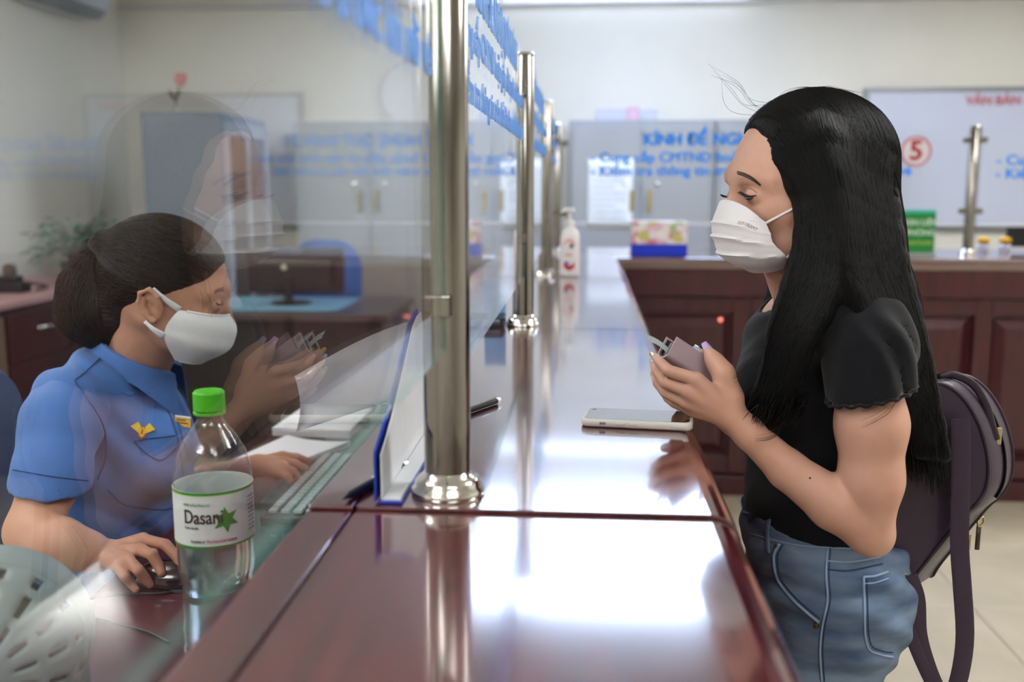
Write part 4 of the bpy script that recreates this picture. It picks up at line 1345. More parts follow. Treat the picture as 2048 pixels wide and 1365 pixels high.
def strands(name, lines, r, m, parent, n=3):
    """many thin tapered hairs as one mesh"""
    V = []; F = []; base = 0
    for pts in lines:
        p = np.array([tuple(q) for q in pts]); k = len(p)
        T = np.gradient(p, axis=0); T /= np.linalg.norm(T, axis=1, keepdims=True) + 1e-12
        ref = np.array([.31, .87, .38]); a = np.cross(T, ref); a /= np.linalg.norm(a, axis=1, keepdims=True) + 1e-12
        b = np.cross(T, a)
        rr = r * np.clip(np.minimum(np.linspace(.6, 4, k), np.linspace(3.0, .25, k)), 0, 1)[:, None]
        for j in range(n):
            an = 2 * math.pi * j / n
            V.append(p + (a * math.cos(an) + b * math.sin(an)) * rr)
        idx = base + np.arange(n * k).reshape(n, k)
        for j in range(n):
            j2 = (j + 1) % n
            F.append(np.stack([idx[j, :-1], idx[j2, :-1], idx[j2, 1:], idx[j, 1:]], 1))
        base += n * k
    o = link(name, vf_mesh([(np.concatenate(V), np.concatenate(F))], 0), m, parent)
    o['kind'] = 'stuff'
    return o

def cling(lines, bvh, lo, hi, reach, rg):
    """lay hair lines on the surface of the hair mass"""
    out = []
    for ln in lines:
        off = rg.uniform(lo, hi); q = []
        for p in ln:
            loc, nrm, i, d = bvh.find_nearest(p)
            q.append(loc + nrm * off if (loc is not None and d < reach) else p)
        out.append(q)
    return out

def mask_sheet(M, center, side, pleats, th, sc=1.0, nu=41, nv=33):
    center = [tuple(q) for q in bez([(a, 0, b) for a, b in center], 33)]; center = [(q[0], q[2]) for q in center]
    side = [tuple(q) for q in bez(side, 33)]
    vs_ = np.linspace(0, 1, len(center))
    g = []
    for j in range(nv):
        v = j / (nv - 1)
        xc, zc = [np.interp(v, vs_, [c[i] for c in center]) for i in (0, 1)]
        xs, ys, zs = [np.interp(v, vs_, [c[i] for c in side]) for i in (0, 1, 2)]
        row = []
        for i in range(nu):
            a = (i / (nu - 1) * 2 - 1) * math.pi / 2
            ca, sa = math.cos(a), math.sin(a)
            x = xs + (xc - xs) * (abs(ca) ** .72); y = ys * sa; z = zs + (zc - zs) * (abs(ca) ** .8)
            d = 0
            for (pv, amp) in pleats:
                q = (v - pv - .06 * (1 - abs(ca))) / .07
                if 0 < q < 1: d += amp * (1 - q) * (.35 + .65 * abs(ca))
            row.append(M @ (Vector((x + d * ca, y + d * sa, z)) * sc))
        g.append(row)
    return g

def nail(p, d, nrm, w, l, m, parent):
    d = Vector(d).normalized(); nrm = Vector(nrm); nrm = (nrm - d * d.dot(nrm)).normalized(); s = d.cross(nrm)
    g = []
    for i in range(7):
        u = i / 6; row = []
        ww = w * (1 - .35 * max(0, u - .55) / .45)
        for j in range(7):
            q = (j / 6 * 2 - 1)
            row.append(Vector(p) + d * (u * l) + s * (q * ww * .5) + nrm * (-(q * q) * w * .28 - .0012 * (u - .2) ** 2))
        g.append(row)
    return MB().sheet(g, .0007).build('fingernail', m, parent, True, 50)

# ---------------------------------------------------------------- the customer
HM = head_frame(P(1608, 377, 1.375), math.pi + math.radians(13), math.radians(6))
HS = 1.03
cust = thing('person', 'standing customer with long black hair, black top and jeans, holding a wallet', 'person', (P(1660, 1200, 1.42).x, 1.42, 0))
neckw = [P(1618, 560, 1.40), P(1632, 640, 1.42)]
Hinv = HM.inverted()
S = head_sdf([(Hinv @ p) / HS for p in neckw], 1)
head = to_world(S.mesh(.0023), HM, HS, .86)

B = Sdf()      # trunk and legs
cY = 1.42
B.ell(P(1622, 770, cY), (.088, .132, .125), .03)
B.ell(P(1535, 782, cY - .06), .044, .04); B.ell(P(1535, 782, cY + .06), .044, .04)
B.chain([P(1690, 660, cY - .135), P(1640, 640, cY), P(1690, 660, cY + .135)], [.042, .05, .042], .04)
B.ell(P(1600, 690, cY), (.06, .09, .06), .04)
B.ell(P(1625, 930, cY), (.077, .11, .12), .05)
B.ell(P(1655, 1140, cY), (.1, .14, .11), .05)
hipn = P(1665, 1230, cY - .075); hipf = P(1665, 1230, cY + .075)
for h_ in (hipn, hipf):
    B.chain([h_, Vector((h_.x - .03, h_.y, .45)), Vector((h_.x + .02, h_.y, .1))], [.076, .05, .036], .03)
trunk = B.mesh(.007)

A = Sdf()      # near arm and hand
A.chain([P(1730, 680, 1.275), P(1743, 850, 1.25), P(1742, 960, 1.25), P(1736, 1058, 1.255)], [.036, .0425, .038, .031], .015)
A.chain([P(1738, 1060, 1.255), P(1668, 1008, 1.255), P(1575, 940, 1.26), P(1500, 868, 1.265), P(1463, 833, 1.268)], [.030, .0335, .0255, .0205, .0195], .008)
A.ell(P(1748, 1078, 1.255), .021, .015)
wr = P(1463, 833, 1.268)
mcp = [P(1392, 759, 1.255), P(1375, 783, 1.258), P(1371, 804, 1.266), P(1380, 820, 1.276)]
for q, r0, r1 in zip(mcp, (.0165, .0165, .0165, .0155), (.0108, .0108, .0102, .0095)):
    A.chain([wr, q], [r0 * .95, r1 * .95], .006)
fing = [[mcp[0], P(1337, 742, 1.255), P(1321, 726, 1.268), P(1311, 715, 1.282)],
        [mcp[1], P(1329, 765, 1.262), P(1313, 742, 1.274), P(1308, 729, 1.288)],
        [mcp[2], P(1331, 785, 1.272), P(1315, 766, 1.282), P(1310, 755, 1.294)],
        [mcp[3], P(1348, 806, 1.283), P(1335, 797, 1.291), P(1329, 790, 1.30)]]
for f_, sc_ in zip(fing, (1, 1, .96, .85)):
    A.chain(f_, [.0086 * sc_, .0080 * sc_, .0069 * sc_, .0055 * sc_], .001)
thumb = [P(1462, 795, 1.272), P(1446, 746, 1.275), P(1429, 723, 1.282), P(1418, 705, 1.288)]
A.chain(thumb, [.017, .0125, .0095, .0068], .012)
armn = A.mesh(.0021)

A = Sdf()      # far arm and hand
A.chain([P(1700, 660, 1.575), P(1690, 860, 1.58), P(1685, 1010, 1.56)], [.044, .04, .033], .02)
A.chain([P(1685, 1010, 1.56), P(1575, 930, 1.50), P(1470, 842, 1.42)], [.034, .027, .020], .02)
wf = P(1470, 842, 1.42)
mf = [P(1412, 772, 1.352), P(1404, 786, 1.345), P(1400, 800, 1.35), P(1402, 812, 1.358)]
for q in mf: A.chain([wf, q], [.016, .0105], .012)
ff = [[mf[0], P(1400, 742, 1.348), P(1400, 718, 1.345), P(1401, 706, 1.343)], [mf[1], P(1362, 770, 1.335), P(1348, 758, 1.33)],
      [mf[2], P(1360, 786, 1.337), P(1348, 776, 1.33)], [mf[3], P(1366, 800, 1.343), P(1354, 792, 1.338)]]
for f_ in ff: A.chain(f_, [.009, .008, .007, .006][:len(f_)], .004)
A.chain([wf, P(1440, 780, 1.375), P(1424, 760, 1.36)], [.016, .011, .0085], .012)
armf = A.mesh(.0024)
body = link('body', vf_mesh([head, trunk, armn, armf], 2), M_SKIN1, cust)

# nails
M_N1 = mat('nail_lilac', '#c9b0ea', .15, coat=1.0); M_N2 = mat('nail_sky', '#b9dcf2', .15, coat=1.0); M_N3 = mat('nail_gold', '#c9a63c', .2, coat=1.0)
cdir = Vector((0, -1, .12))
nail(thumb[3] + Vector((.004, -.0035, -.001)), thumb[3] - thumb[2], Vector((.4, -1, .3)), .013, .019, M_N1, cust)
nail(ff[0][3] + Vector((0, -.003, .002)), Vector((-.5, 0, .55)), Vector((.2, -.8, .6)), .010, .012, M_N2, cust)
for f_, m_ in zip(fing[:3], (M_N3, M_N2, M_N3)):
    d_ = f_[3] - f_[2]
    nail(f_[3] + Vector((-.0045, -.001, .0)), d_, Vector((-1, -.15, .0)), .009, .011, m_, cust)

# face details laid on the skin
bv = bvh_of(body)
M_BROW = mat('brow_hair', '#43342f', .7)
def hair_mass_mat(name, col, stretch):
    return mat(name, col, .55, spec=.2, bump=.9, bscale=1.0, stretch=stretch)
M_HMASS1 = hair_mass_mat('black_hair_mass', '#070708', (420, 420, 9))
M_HAIR1 = mat('black_hair', '#070708', .5, spec=.18)
lines = []
top = on_surf(bv, [(1474, 342), (1488, 346), (1506, 355), (1522, 370)], 26, .0004)
bot = on_surf(bv, [(1475, 351), (1488, 356), (1505, 364), (1520, 373)], 26, .0004)
for i in range(min(len(top), len(bot))):
    for w_ in (.1, .4, .7):
        p = top[i].lerp(bot[i], w_); j = min(i + 4, min(len(top), len(bot)) - 1)
        q = top[j].lerp(bot[j], max(0, w_ - .15))
        lines.append([p, p.lerp(q, .5) + Vector((0, -.0006, 0)), q])
strands('eyebrow', lines, .0007, M_BROW, cust)
ll = on_surf(bv, [(1480, 383), (1489, 389), (1500, 393), (1513, 391)], 20, .0006)
MB().tube(ll, [.0006 + .0009 * math.sin(math.pi * i / (len(ll) - 1)) for i in range(len(ll))], 6).build('eyelash_line', mat('lash_black', '#120f10', .5), cust, True)
l2 = on_surf(bv, [(1489, 394), (1497, 397), (1506, 396)], 12, .0002)
MB().tube(l2, [.0022 * math.sin(math.pi * (i + .5) / len(l2)) + .0004 for i in range(len(l2))], 8).build('iris', mat('iris_dark', '#1c1412', .08, coat=1), cust, True)
l3 = on_surf(bv, [(1484, 372), (1494, 375), (1506, 380), (1514, 386)], 14, .0001)
MB().tube(l3, .0006, 5).build('eyelid_crease', mat('crease_skin', '#a8755f', .6), cust, True)
lines = []
for i in range(0, len(ll), 1):
    p = ll[i]; f_ = i / len(ll)
    lines.append([p, p + Vector((-.002, -.0018, -.0012)), p + Vector((-.0042 + .003 * f_, -.0025, -.0012))])
fe = HM @ (Vector((.088, -.036, -.001)) * HS)
for i in range(8):
    p = fe + Vector((0, .001 * i, -.0003 * i))
    lines.append([p, p + Vector((-.007, -.002, .0005)), p + Vector((-.0125, -.003, .003))])
strands('eyelashes', lines, .0004, MATS['lash_black'], cust)

h_ = hit(bv, 1620, 957, .0001)
if h_: MB().lathe([(.0001, .0006), (.0012, .0004), (.0016, 0)], h_[0], 10, Matrix.Rotation(math.pi / 2, 3, 'X')).build('mole', mat('mole_brown', '#5a3a2c', .6), cust, True)

# mask
cen = [(.107, -.004), (.1195, -.031), (.1195, -.052), (.111, -.079), (.079, -.100)]
sid = [(.080, .057, -.033), (.077, .063, -.046), (.074, .065, -.060), (.058, .063, -.078), (.052, .040, -.096)]
M_MASK = mat('white_mask', '#eceaee', .75, bump=.08, bscale=420, sheen=.2)
g = mask_sheet(HM, cen, sid, [(.22, .004), (.45, .005), (.66, .005)], .001, HS)
mk = MB().sheet(g, .0009).build('face_mask', M_MASK, cust, True, 60)
bvm = bvh_of(mk)
for row in (0, -1):
    MB().tube([p for p in g[row][2:-2]], .0011, 6).build('mask_hem', M_MASK, mk, True)
earn = HM @ (Vector((-.012, .078, .006)) * HS); ear2 = HM @ (Vector((-.012, .078, -.03)) * HS)
MB().tube(bez([g[1][-1], g[1][-1].lerp(earn, .5) + Vector((0, -.003, 0)), earn], 10), .0017, 8).build('ear_loop', M_MASK, mk, True)
MB().tube(bez([g[25][-1], g[25][-1].lerp(ear2, .5) + Vector((0, -.003, 0)), ear2], 10), .0017, 8).build('ear_loop', M_MASK, mk, True)
s0 = hit(bvm, 1475, 447, .0006); s1 = hit(bvm, 1514, 461, .0006)
if s0 and s1:
    nrm = (s0[1] + s1[1]).normalized(); xd = s1[0] - s0[0]
    text_mesh('mask_print', 'OUT-VIRAMIT', .0062, mat('mask_ink', '#8f8a90', .7), frame(s0[0] + nrm * .0002, xd, nrm.cross(xd)), mk, 'LEFT', 0, .0001, width=xd.length)
    for v in bpy.data.objects['mask_print'].data.vertices:
        lo_, nn_, i_, d_ = bvm.ray_cast(v.co + nrm * .02, -nrm)
        if lo_ is not None: v.co = lo_ + nrm * .0006
for k in range(3):
    h_ = hit(bvm, 1502 + k * 6, 442 + k * 1.5, .0004)
    if h_: MB().lathe([(.0001, .0003), (.0007, .0002), (.0008, 0)], h_[0], 8).build('mask_dot', MATS['mask_ink'], mk)

# top
TP = Sdf()
TP.ell(P(1622, 770, cY), (.097, .140, .135), .03)
TP.ell(P(1536, 782, cY - .06), .052, .035); TP.ell(P(1536, 782, cY + .06), .052, .035)
TP.chain([P(1695, 660, cY - .135), P(1645, 640, cY), P(1695, 660, cY + .135)], [.05, .057, .05], .04)
TP.ell(P(1600, 690, cY), (.066, .1, .066), .04)
TP.ell(P(1622, 930, cY), (.09, .122, .13), .05)
TP.ell(P(1630, 1040, cY), (.095, .125, .06), .05)
TP.chain([P(1616, 570, cY), P(1536, 722, cY)], [.068, .010], .006, op='s')
TP.cut(P(1630, 1085, cY), (0, 0, -1), .004)
wr_noise = fabric_noise(.0016, [(90, 30, 55, 0, 1), (20, 70, 120, 1.7, .8), (150, 40, 20, 3, .5)])
top1 = TP.mesh(.005, wr_noise)
SL = Sdf()
SL.chain([P(1725, 640, 1.29), P(1738, 700, 1.265), P(1742, 800, 1.25)], [.050, .051, .054], .03)
ha, hb = P(1665, 806, 1.25), P(1815, 772, 1.25)
dh = hb - ha; SL.cut(ha, Vector((dh.z, 0, -dh.x)), .003)
SL.chain([P(1736, 640, 1.29), P(1742, 700, 1.26), P(1743, 900, 1.25)], [.02, .046, .048], .002, op='s')
slv = SL.mesh(.003, fabric_noise(.0018, [(120, 60, 30, 0, 1), (60, 140, 40, 1, .6)]))
SL2 = Sdf(); SL2.chain([P(1690, 640, 1.56), P(1695, 720, 1.58), P(1692, 790, 1.58)], [.054, .055, .054], .03)
SL2.cut(P(1692, 790, 1.58), (0, 0, -1), .003)
M_TOP = mat('black_top', '#0e1016', .85, bump=.15, bscale=500, sheen=.15, spec=.2)
topo = link('short_sleeve_top', vf_mesh([top1, slv, SL2.mesh(.005)], 2), M_TOP, cust)
rf = []
cs_ = P(1742, 788, 1.25)
xd = dh.normalized(); yd = Vector((0, 1, 0))
for i in range(97):
    a = 2 * math.pi * i / 96
    rr = .0535 + .0016 * math.sin(a * 18)
    rf.append(cs_ + xd * (math.cos(a) * rr) + yd * (math.sin(a) * rr) + Vector((0, 0, .0015 * math.cos(a * 18))))
MB().tube(rf, .0024, 5, cap=False).build('sleeve_trim', M_TOP, topo, True)
bt = bvh_of(topo)
for px0 in (1500, 1512, 1524, 1536, 1548):
    pts = on_surf(bt, [(px0 + 22, 735), (px0 + 4, 800), (px0, 880)], 16, .0006)
    if len(pts) > 3: MB().tube(pts, .0011, 5).build('rib_seam', M_TOP, topo, True)

# jeans
JM = bpy.data.materials.new('denim'); JM.use_nodes = True
nt = JM.node_tree; b_ = nt.nodes['Principled BSDF']; b_.inputs['Roughness'].default_value = .85
tc = nt.nodes.new('ShaderNodeTexCoord')
n1 = nt.nodes.new('ShaderNodeTexNoise'); n1.inputs['Scale'].default_value = 9; n1.inputs['Detail'].default_value = 3
mpz = nt.nodes.new('ShaderNodeMapping'); mpz.inputs['Scale'].default_value = (1, 1, 3.2)
nt.links.new(tc.outputs['Object'], mpz.inputs[0]); nt.links.new(mpz.outputs[0], n1.inputs['Vector'])
r_ = nt.nodes.new('ShaderNodeValToRGB'); r_.color_ramp.elements[0].position = .3; r_.color_ramp.elements[1].position = .75
r_.color_ramp.elements[0].color = lin('#3a5479'); r_.color_ramp.elements[1].color = lin('#93a9c4')
nt.links.new(n1.outputs['Fac'], r_.inputs['Fac'])
wv = nt.nodes.new('ShaderNodeTexWave'); wv.wave_type = 'BANDS'; wv.bands_direction = 'DIAGONAL'; wv.inputs['Scale'].default_value = 520; wv.inputs['Distortion'].default_value = 1.5
nt.links.new(tc.outputs['Object'], wv.inputs['Vector'])
mx = nt.nodes.new('ShaderNodeMix'); mx.data_type = 'RGBA'; mx.blend_type = 'MULTIPLY'; mx.inputs[0].default_value = .35
nt.links.new(r_.outputs[0], mx.inputs[6]); nt.links.new(wv.outputs['Color'], mx.inputs[7]); nt.links.new(mx.outputs[2], b_.inputs['Base Color'])
bp = nt.nodes.new('ShaderNodeBump'); bp.inputs['Strength'].default_value = .12; bp.inputs['Distance'].default_value = .002
nt.links.new(wv.outputs['Fac'], bp.inputs['Height']); nt.links.new(bp.outputs['Normal'], b_.inputs['Normal'])
JN = Sdf()
JN.ell(P(1628, 1040, cY), (.103, .130, .10), .03)
JN.ell(P(1655, 1140, cY), (.108, .148, .12), .05)
JN.ell(P(1722, 1215, cY - .06), (.07, .075, .085), .04); JN.ell(P(1722, 1215, cY + .06), (.07, .075, .085), .04)
for h_ in (hipn, hipf):
    JN.chain([h_ + Vector((0, 0, .02)), Vector((h_.x - .03, h_.y, .45)), Vector((h_.x + .02, h_.y, .09))], [.086, .06, .05], .03)
ja, jb = P(1470, 1005, cY), P(1770, 1062, cY)
dj = jb - ja; JN.cut(ja, Vector((-dj.z, 0, dj.x)), .003)
jeans = link('jeans', vf_mesh([JN.mesh(.0045, fabric_noise(.0026, [(25, 15, 110, 0, 1), (60, 20, 75, 1, .6), (10, 60, 170, 2.2, .6)]))], 2), JM, cust)
bj = bvh_of(jeans)
M_STITCH = mat('denim_seam', '#8fa6c4', .85)
M_SEAMD = mat('denim_dark_seam', '#2c4263', .85)
def seam(nm, pix, r=.0014, m=None, n=30):
    pts = on_surf(bj, pix, n, .0006)
    if len(pts) > 2: MB().tube(pts, r, 6).build(nm, m or M_STITCH, jeans, True)
seam('waistband_seam', [(1500, 1067), (1540, 1079), (1600, 1092), (1680, 1098), (1760, 1100)])
seam('waistband_seam', [(1476, 1022), (1530, 1036), (1600, 1052), (1680, 1062)], .0012)
seam('pocket_edge', [(1559, 1088), (1548, 1115), (1556, 1160), (1585, 1200), (1638, 1245)], .0022)
seam('pocket_edge', [(1566, 1090), (1556, 1115), (1563, 1157), (1590, 1195), (1640, 1238)], .001, M_SEAMD)
seam('side_seam', [(1655, 1098), (1652, 1150), (1655, 1200), (1645, 1250), (1640, 1300), (1643, 1364)], .0017)
seam('side_seam', [(1661, 1098), (1658, 1150), (1661, 1200), (1651, 1250), (1646, 1300), (1649, 1364)], .0008, M_SEAMD)
seam('yoke_seam', [(1655, 1123), (1700, 1125), (1760, 1115)], .0015)
seam('yoke_seam', [(1655, 1140), (1700, 1142), (1765, 1128)], .0012, M_SEAMD)
seam('back_pocket', [(1727, 1155), (1728, 1200), (1733, 1290), (1760, 1310), (1785, 1315)], .0017)
seam('back_pocket', [(1727, 1155), (1750, 1153), (1775, 1145)], .0017)
seam('back_pocket', [(1728, 1168), (1750, 1166), (1776, 1158)], .0010)
seam('back_pocket', [(1734, 1160), (1735, 1205), (1740, 1285), (1764, 1303), (1785, 1306)], .0009, M_SEAMD)
lp = on_surf(bj, [(1537, 1035), (1536, 1060), (1538, 1105)], 14, .0022)
if len(lp) > 3: MB().tube(lp, .006, 8, flat=.35, up=(0, -1, 0)).build('belt_loop', JM, jeans, True)
for px_, py_ in ((1556, 1092), (1634, 1252)):
    h_ = hit(bj, px_, py_, .001)
    if h_: MB().lathe([(.0001, .0015), (.003, .001), (.004, 0)], h_[0], 14, Matrix.Rotation(math.pi / 2, 3, 'X')).build('rivet', mat('rivet_bronze', '#5a4636', .35, .8), jeans, True)
def shoe(x, y, dirx, m, parent):
    S = Sdf(); S.chain([(x, y, .05), (x + dirx * .08, y, .035), (x + dirx * .17, y, .03)], [.045, .04, .032], .03); S.cut((x, y, .003), (0, 0, -1), .004)
    o = link('shoe', vf_mesh([S.mesh(.005)], 1), m, parent)
    return o
M_SHOE = mat('shoe_white', '#d8d6d2', .5)
shoe(hipn.x + .02, hipn.y, -1, M_SHOE, cust); shoe(hipf.x + .02, hipf.y, -1, M_SHOE, cust)

# long straight hair
LV = [  # front of fan (t=0), middle (t=.5), back (t=1) per level: (px, py, Y)
    [(1506, 246, 1.375), (1620, 186, 1.375), (1745, 275, 1.375)],
    [(1558, 322, 1.302), (1650, 262, 1.290), (1768, 360, 1.325)],
    [(1606, 405, 1.280), (1680, 400, 1.274), (1783, 460, 1.300)],
    [(1602, 500, 1.268), (1690, 520, 1.255), (1800, 550, 1.285)],
    [(1574, 590, 1.262), (1690, 610, 1.232), (1822, 640, 1.275)],
    [(1550, 670, 1.268), (1655, 690, 1.205), (1842, 720, 1.265)],
    [(1530, 750, 1.272), (1640, 780, 1.195), (1862, 800, 1.265)],
    [(1490, 835, 1.275), (1620, 870, 1.20), (1893, 915, 1.27)],
]
def lerp3(tr, t):
    a, b, c = [np.array(q, float) for q in tr]
    return (a * (1 - t * 2) + b * t * 2) if t < .5 else (b * (2 - 2 * t) + c * (2 * t - 1))
def strand_path(t, side=1, din=0.0, jit=None, stop=1.0, n=22, kink=0.0):
    pts = []
    for i, tr in enumerate(LV):
        if i >= 4 and t >= .44:
            # behind the shoulder the hair gathers to the back
            w = [0, 0, 0, 0, .25, .55, .72, .78][i]
            tt = t + (1 - t) * w
        elif i >= 4:
            tt = t * [1, 1, 1, 1, .85, .7, .62, .6][i]
        else: tt = t
        q = lerp3(tr, min(1, max(0, tt)))
        if jit is not None: q = q + np.array([jit[0] * (i + 1) / 3, jit[1] * (i + 1) / 4, jit[2] * min(1, i / 2)])
        yy = q[2] + din
        if side < 0 and i >= 3: q[0] -= 26 * min(1, (i - 2) / 2)
        if side < 0: yy = 2 * 1.385 - q[2] + .03 - din
        if i == 0: yy = 1.375
        pts.append(P(q[0], q[1], yy))
    full = bez(pts, n)
    return full[:max(4, int(n * stop))]
HR = Sdf()
HA = np.array(HM.to_3x3())
HR.ell(HM @ (Vector((-.014, 0, .034)) * HS), (.104 * HS, .083 * HS, .092 * HS), .01, HA)
hp = HM @ (Vector((.070, 0, .087)) * HS); hn = HM.to_3x3() @ Vector((.80, 0, -.60))
HR.cut(hp, hn, .004)
HR.chain([P(1540, 272, 1.335), P(1566, 312, 1.312), P(1590, 372, 1.294)], [.012, .012, .010], .012)
for t_ in np.linspace(0.02, 1, 26):
    pth = strand_path(t_, 1, .016, n=14)
    HR.chain(pth[2:], [.013] * 8 + [.011, .009, .007, .005][:len(pth) - 10], .01)
for t_ in np.linspace(0.02, 1, 16):
    pth = strand_path(t_, -1, .016, n=12)
    HR.chain(pth[2:], [.015] * 6 + [.012, .010, .008, .006][:len(pth) - 8], .012)
HR.chain([P(1672, 330, 1.385), P(1690, 470, 1.39), P(1740, 620, 1.40), P(1800, 760, 1.40), P(1850, 880, 1.38)], [.078, .072, .062, .045, .018], .02)
hmass = HR.mesh(.0042)
hair = link('hair', vf_mesh([hmass], 2), M_HMASS1, cust)
lines = []
rg = random.Random(5)
for k in range(3000):
    t_ = rg.random()
    lines.append(strand_path(t_, 1, rg.uniform(-.004, .004), (rg.gauss(0, 3.0), rg.gauss(0, 4), rg.gauss(0, .002)), rg.uniform(.75, 1.0) if rg.random() < .5 else 1.0, 24))
for k in range(450):
    t_ = rg.random() * .45
    lines.append(strand_path(t_, -1, rg.uniform(-.006, .006), (rg.gauss(0, 4), rg.gauss(0, 4), rg.gauss(0, .003)), rg.uniform(.75, 1.0), 20))
for k in range(500):      # down the back
    u = rg.random()
    lines.append(bez([P(1690 + 70 * u, 200 + 60 * u, 1.375), P(1735 + 50 * u, 340 + 20 * u, 1.34 + .05 * u), P(1760 + 40 * u, 470, 1.33 + .06 * u), P(1775 + 60 * u, 620, 1.32 + .06 * u), P(1800 + 60 * u, 760, 1.32), P(1830 + 60 * u, 900 + 40 * rg.random(), 1.31)], 24))
for k in range(1500):     # combed from the parting over the crown
    x0 = rg.uniform(-.085, .082); p1 = rg.uniform(1.1, 1.9); sd = 1 if rg.random() < .85 else -1
    ln = []
    for i in range(14):
        ph = p1 * i / 13
        xx = x0 - .045 * (i / 13) * (1 if x0 > 0 else .4) + .002 * math.sin(k)
        rr_ = math.sqrt(max(.05, 1 - ((xx) / .104) ** 2))
        q = HM @ (Vector((-.014 + xx, sd * .083 * rr_ * math.sin(ph), .034 + .092 * rr_ * math.cos(ph))) * HS)
        if (q - hp).dot(hn) > .002: continue
        ln.append(q)
    if len(ln) > 4: lines.append(ln)
bh = bvh_of(hair)
lines = cling(lines, bh, -.0003, .0012, .09, rg)
for k in range(420):      # feathered ends below the mass
    u = rg.random()
    if k < 260:
        a = P(1795 + 85 * u, 800 + 30 * rg.random(), 1.30 + rg.gauss(0, .02)); L = 90 + 50 * rg.random() * (.4 + u)
        b = P(1800 + 100 * u + rg.gauss(0, 6), 850 + L, 1.30 + rg.gauss(0, .02))
    else:
        a = P(1520 + 100 * u, 780 + 30 * rg.random(), 1.25 + rg.gauss(0, .012)); L = 20 + 40 * rg.random()
        b = P(1500 + 100 * u + rg.gauss(0, 8), 800 + L, 1.245 + rg.gauss(0, .012))
    lines.append(bez([a, a.lerp(b, .5) + Vector((rg.gauss(0, .002), 0, 0)), b], 10))
strands('hair_strands', lines, .00065, M_HAIR1, hair)
lines = []
for k in range(7):     # wind-blown wisps over the forehead
    a = P(1500 + rg.uniform(0, 70), 250 - rg.uniform(0, 50), 1.375); e_ = rg.uniform(0, 1)
    lines.append(bez([a, P(a.x * 0 + 1475 + 30 * e_, 232 - 35 * e_, 1.365), P(1445 + 35 * e_, 212 - 50 * e_, 1.36), P(1415 + 50 * rg.random(), 190 - 80 * rg.random(), 1.355)], 16))
for k in range(9):
    a = P(1545 + 9 * k, 205 - 2.4 * k, 1.37); lines.append(bez([a, P(1575 + 10 * k, 180 - k, 1.37), P(1620 + 8 * k, 174 + .5 * k, 1.37), P(1680 + 6 * k, 186, 1.37)], 12))
for k in range(14):     # loose ends drifting off the front curtain
    a = P(rg.uniform(1545, 1570), rg.uniform(560, 700), 1.262); dy = rg.uniform(30, 90)
    lines.append(bez([a, P(1530 + rg.uniform(-6, 6), 640 + dy, 1.262), P(1505 + rg.uniform(-15, 10), 690 + dy, 1.262), P(1475 + rg.uniform(-30, 10), 720 + dy, 1.262)], 16))
for k in range(9):
    a = P(rg.uniform(1800, 1830), rg.uniform(720, 790), 1.225); u = rg.random()
    lines.append(bez([a, P(1785, 780 + 40 * u, 1.205), P(1755, 800 + 45 * u, 1.198), P(1722, 812 + 50 * u, 1.196)], 14))
for k in range(9):
    a = P(rg.uniform(1545, 1590), rg.uniform(800, 840), 1.235); u = rg.random()
    lines.append(bez([a, P(1560, 845 + 20 * u, 1.232), P(1540, 862 + 18 * u, 1.228), P(1510, 868 + 16 * u, 1.226)], 14))
strands('loose_strands', lines, .00022, M_HAIR1, hair)

# ---------------------------------------------------------------- wallet with a receipt
e0 = P(1337, 698, 1.292); e1 = P(1430, 759, 1.318)
t = thing('wallet', 'mauve leather wallet with a receipt sticking out, held in the customer hands', 'wallet', e0)
E = (e1 - e0).normalized(); A_ = (P(1349, 672, 1.30) - P(1325, 716, 1.29)); A_ = (A_ - E * E.dot(A_)).normalized(); B_ = E.cross(A_)
if B_.y > 0: B_ = -B_
M_WAL = mat('mauve_leather', '#b7a2ad', .5, bump=.1, bscale=500)
def usec(hw, hh, n=20):
    out = [(hw, hh)]
    for i in range(n + 1):
        a = math.pi * i / n
        out.append((hw * math.cos(a), -hh * .45 - hh * .5 * math.sin(a)))
    out.append((-hw, hh * .9))
    return out
def ushell(hw, hh, l0, l1, th, m, nm, par):
    sec = usec(hw, hh)
    g = [[e0 + E * s_ + B_ * x + A_ * y for x, y in sec] for s_ in np.linspace(l0, l1, 8)]
    o = MB().sheet(g, th).build(nm, m, par, True, 50)
    return o
ushell(.0135, .0165, -.004, .094, .0022, M_WAL, 'leather_cover', t)
ushell(.0100, .013, -.002, .092, .0012, mat('wallet_lining', '#2a2426', .6), 'lining', t)
for k in range(4):
    MB().prism([e0 + E * s_ + B_ * (-.006 + .004 * k) + A_ * y for s_, y in ((0, -.011), (.088, -.011), (.088, .009), (0, .009))], B_ * .0012).build('card', mat('card%d' % k, ['#3a3438', '#b9b4ae', '#4a4650', '#57504c'][k], .4), t)
tt = thing('receipt', 'torn pale blue paper slip poking out of the wallet', 'paper slip', e0)
g = []
for i in range(7):
    u = i / 6
    a = P(1342, 701, 1.293).lerp(P(1290, 669, 1.268), u); b = P(1335, 708, 1.291).lerp(P(1296, 684 , 1.268), u)
    if i == 6: a = P(1291, 669, 1.267); b = P(1301, 685, 1.268)
    g.append([a.lerp(b, j / 4) + Vector((0, .003 * math.sin(u * 3), .003 * math.sin(u * math.pi) + (.002 if (i == 6 and j % 2) else 0))) for j in range(5)])
MB().sheet(g, .0004).build('slip', mat('receipt_paper', '#cfe0ea', .6), tt, True, 50)

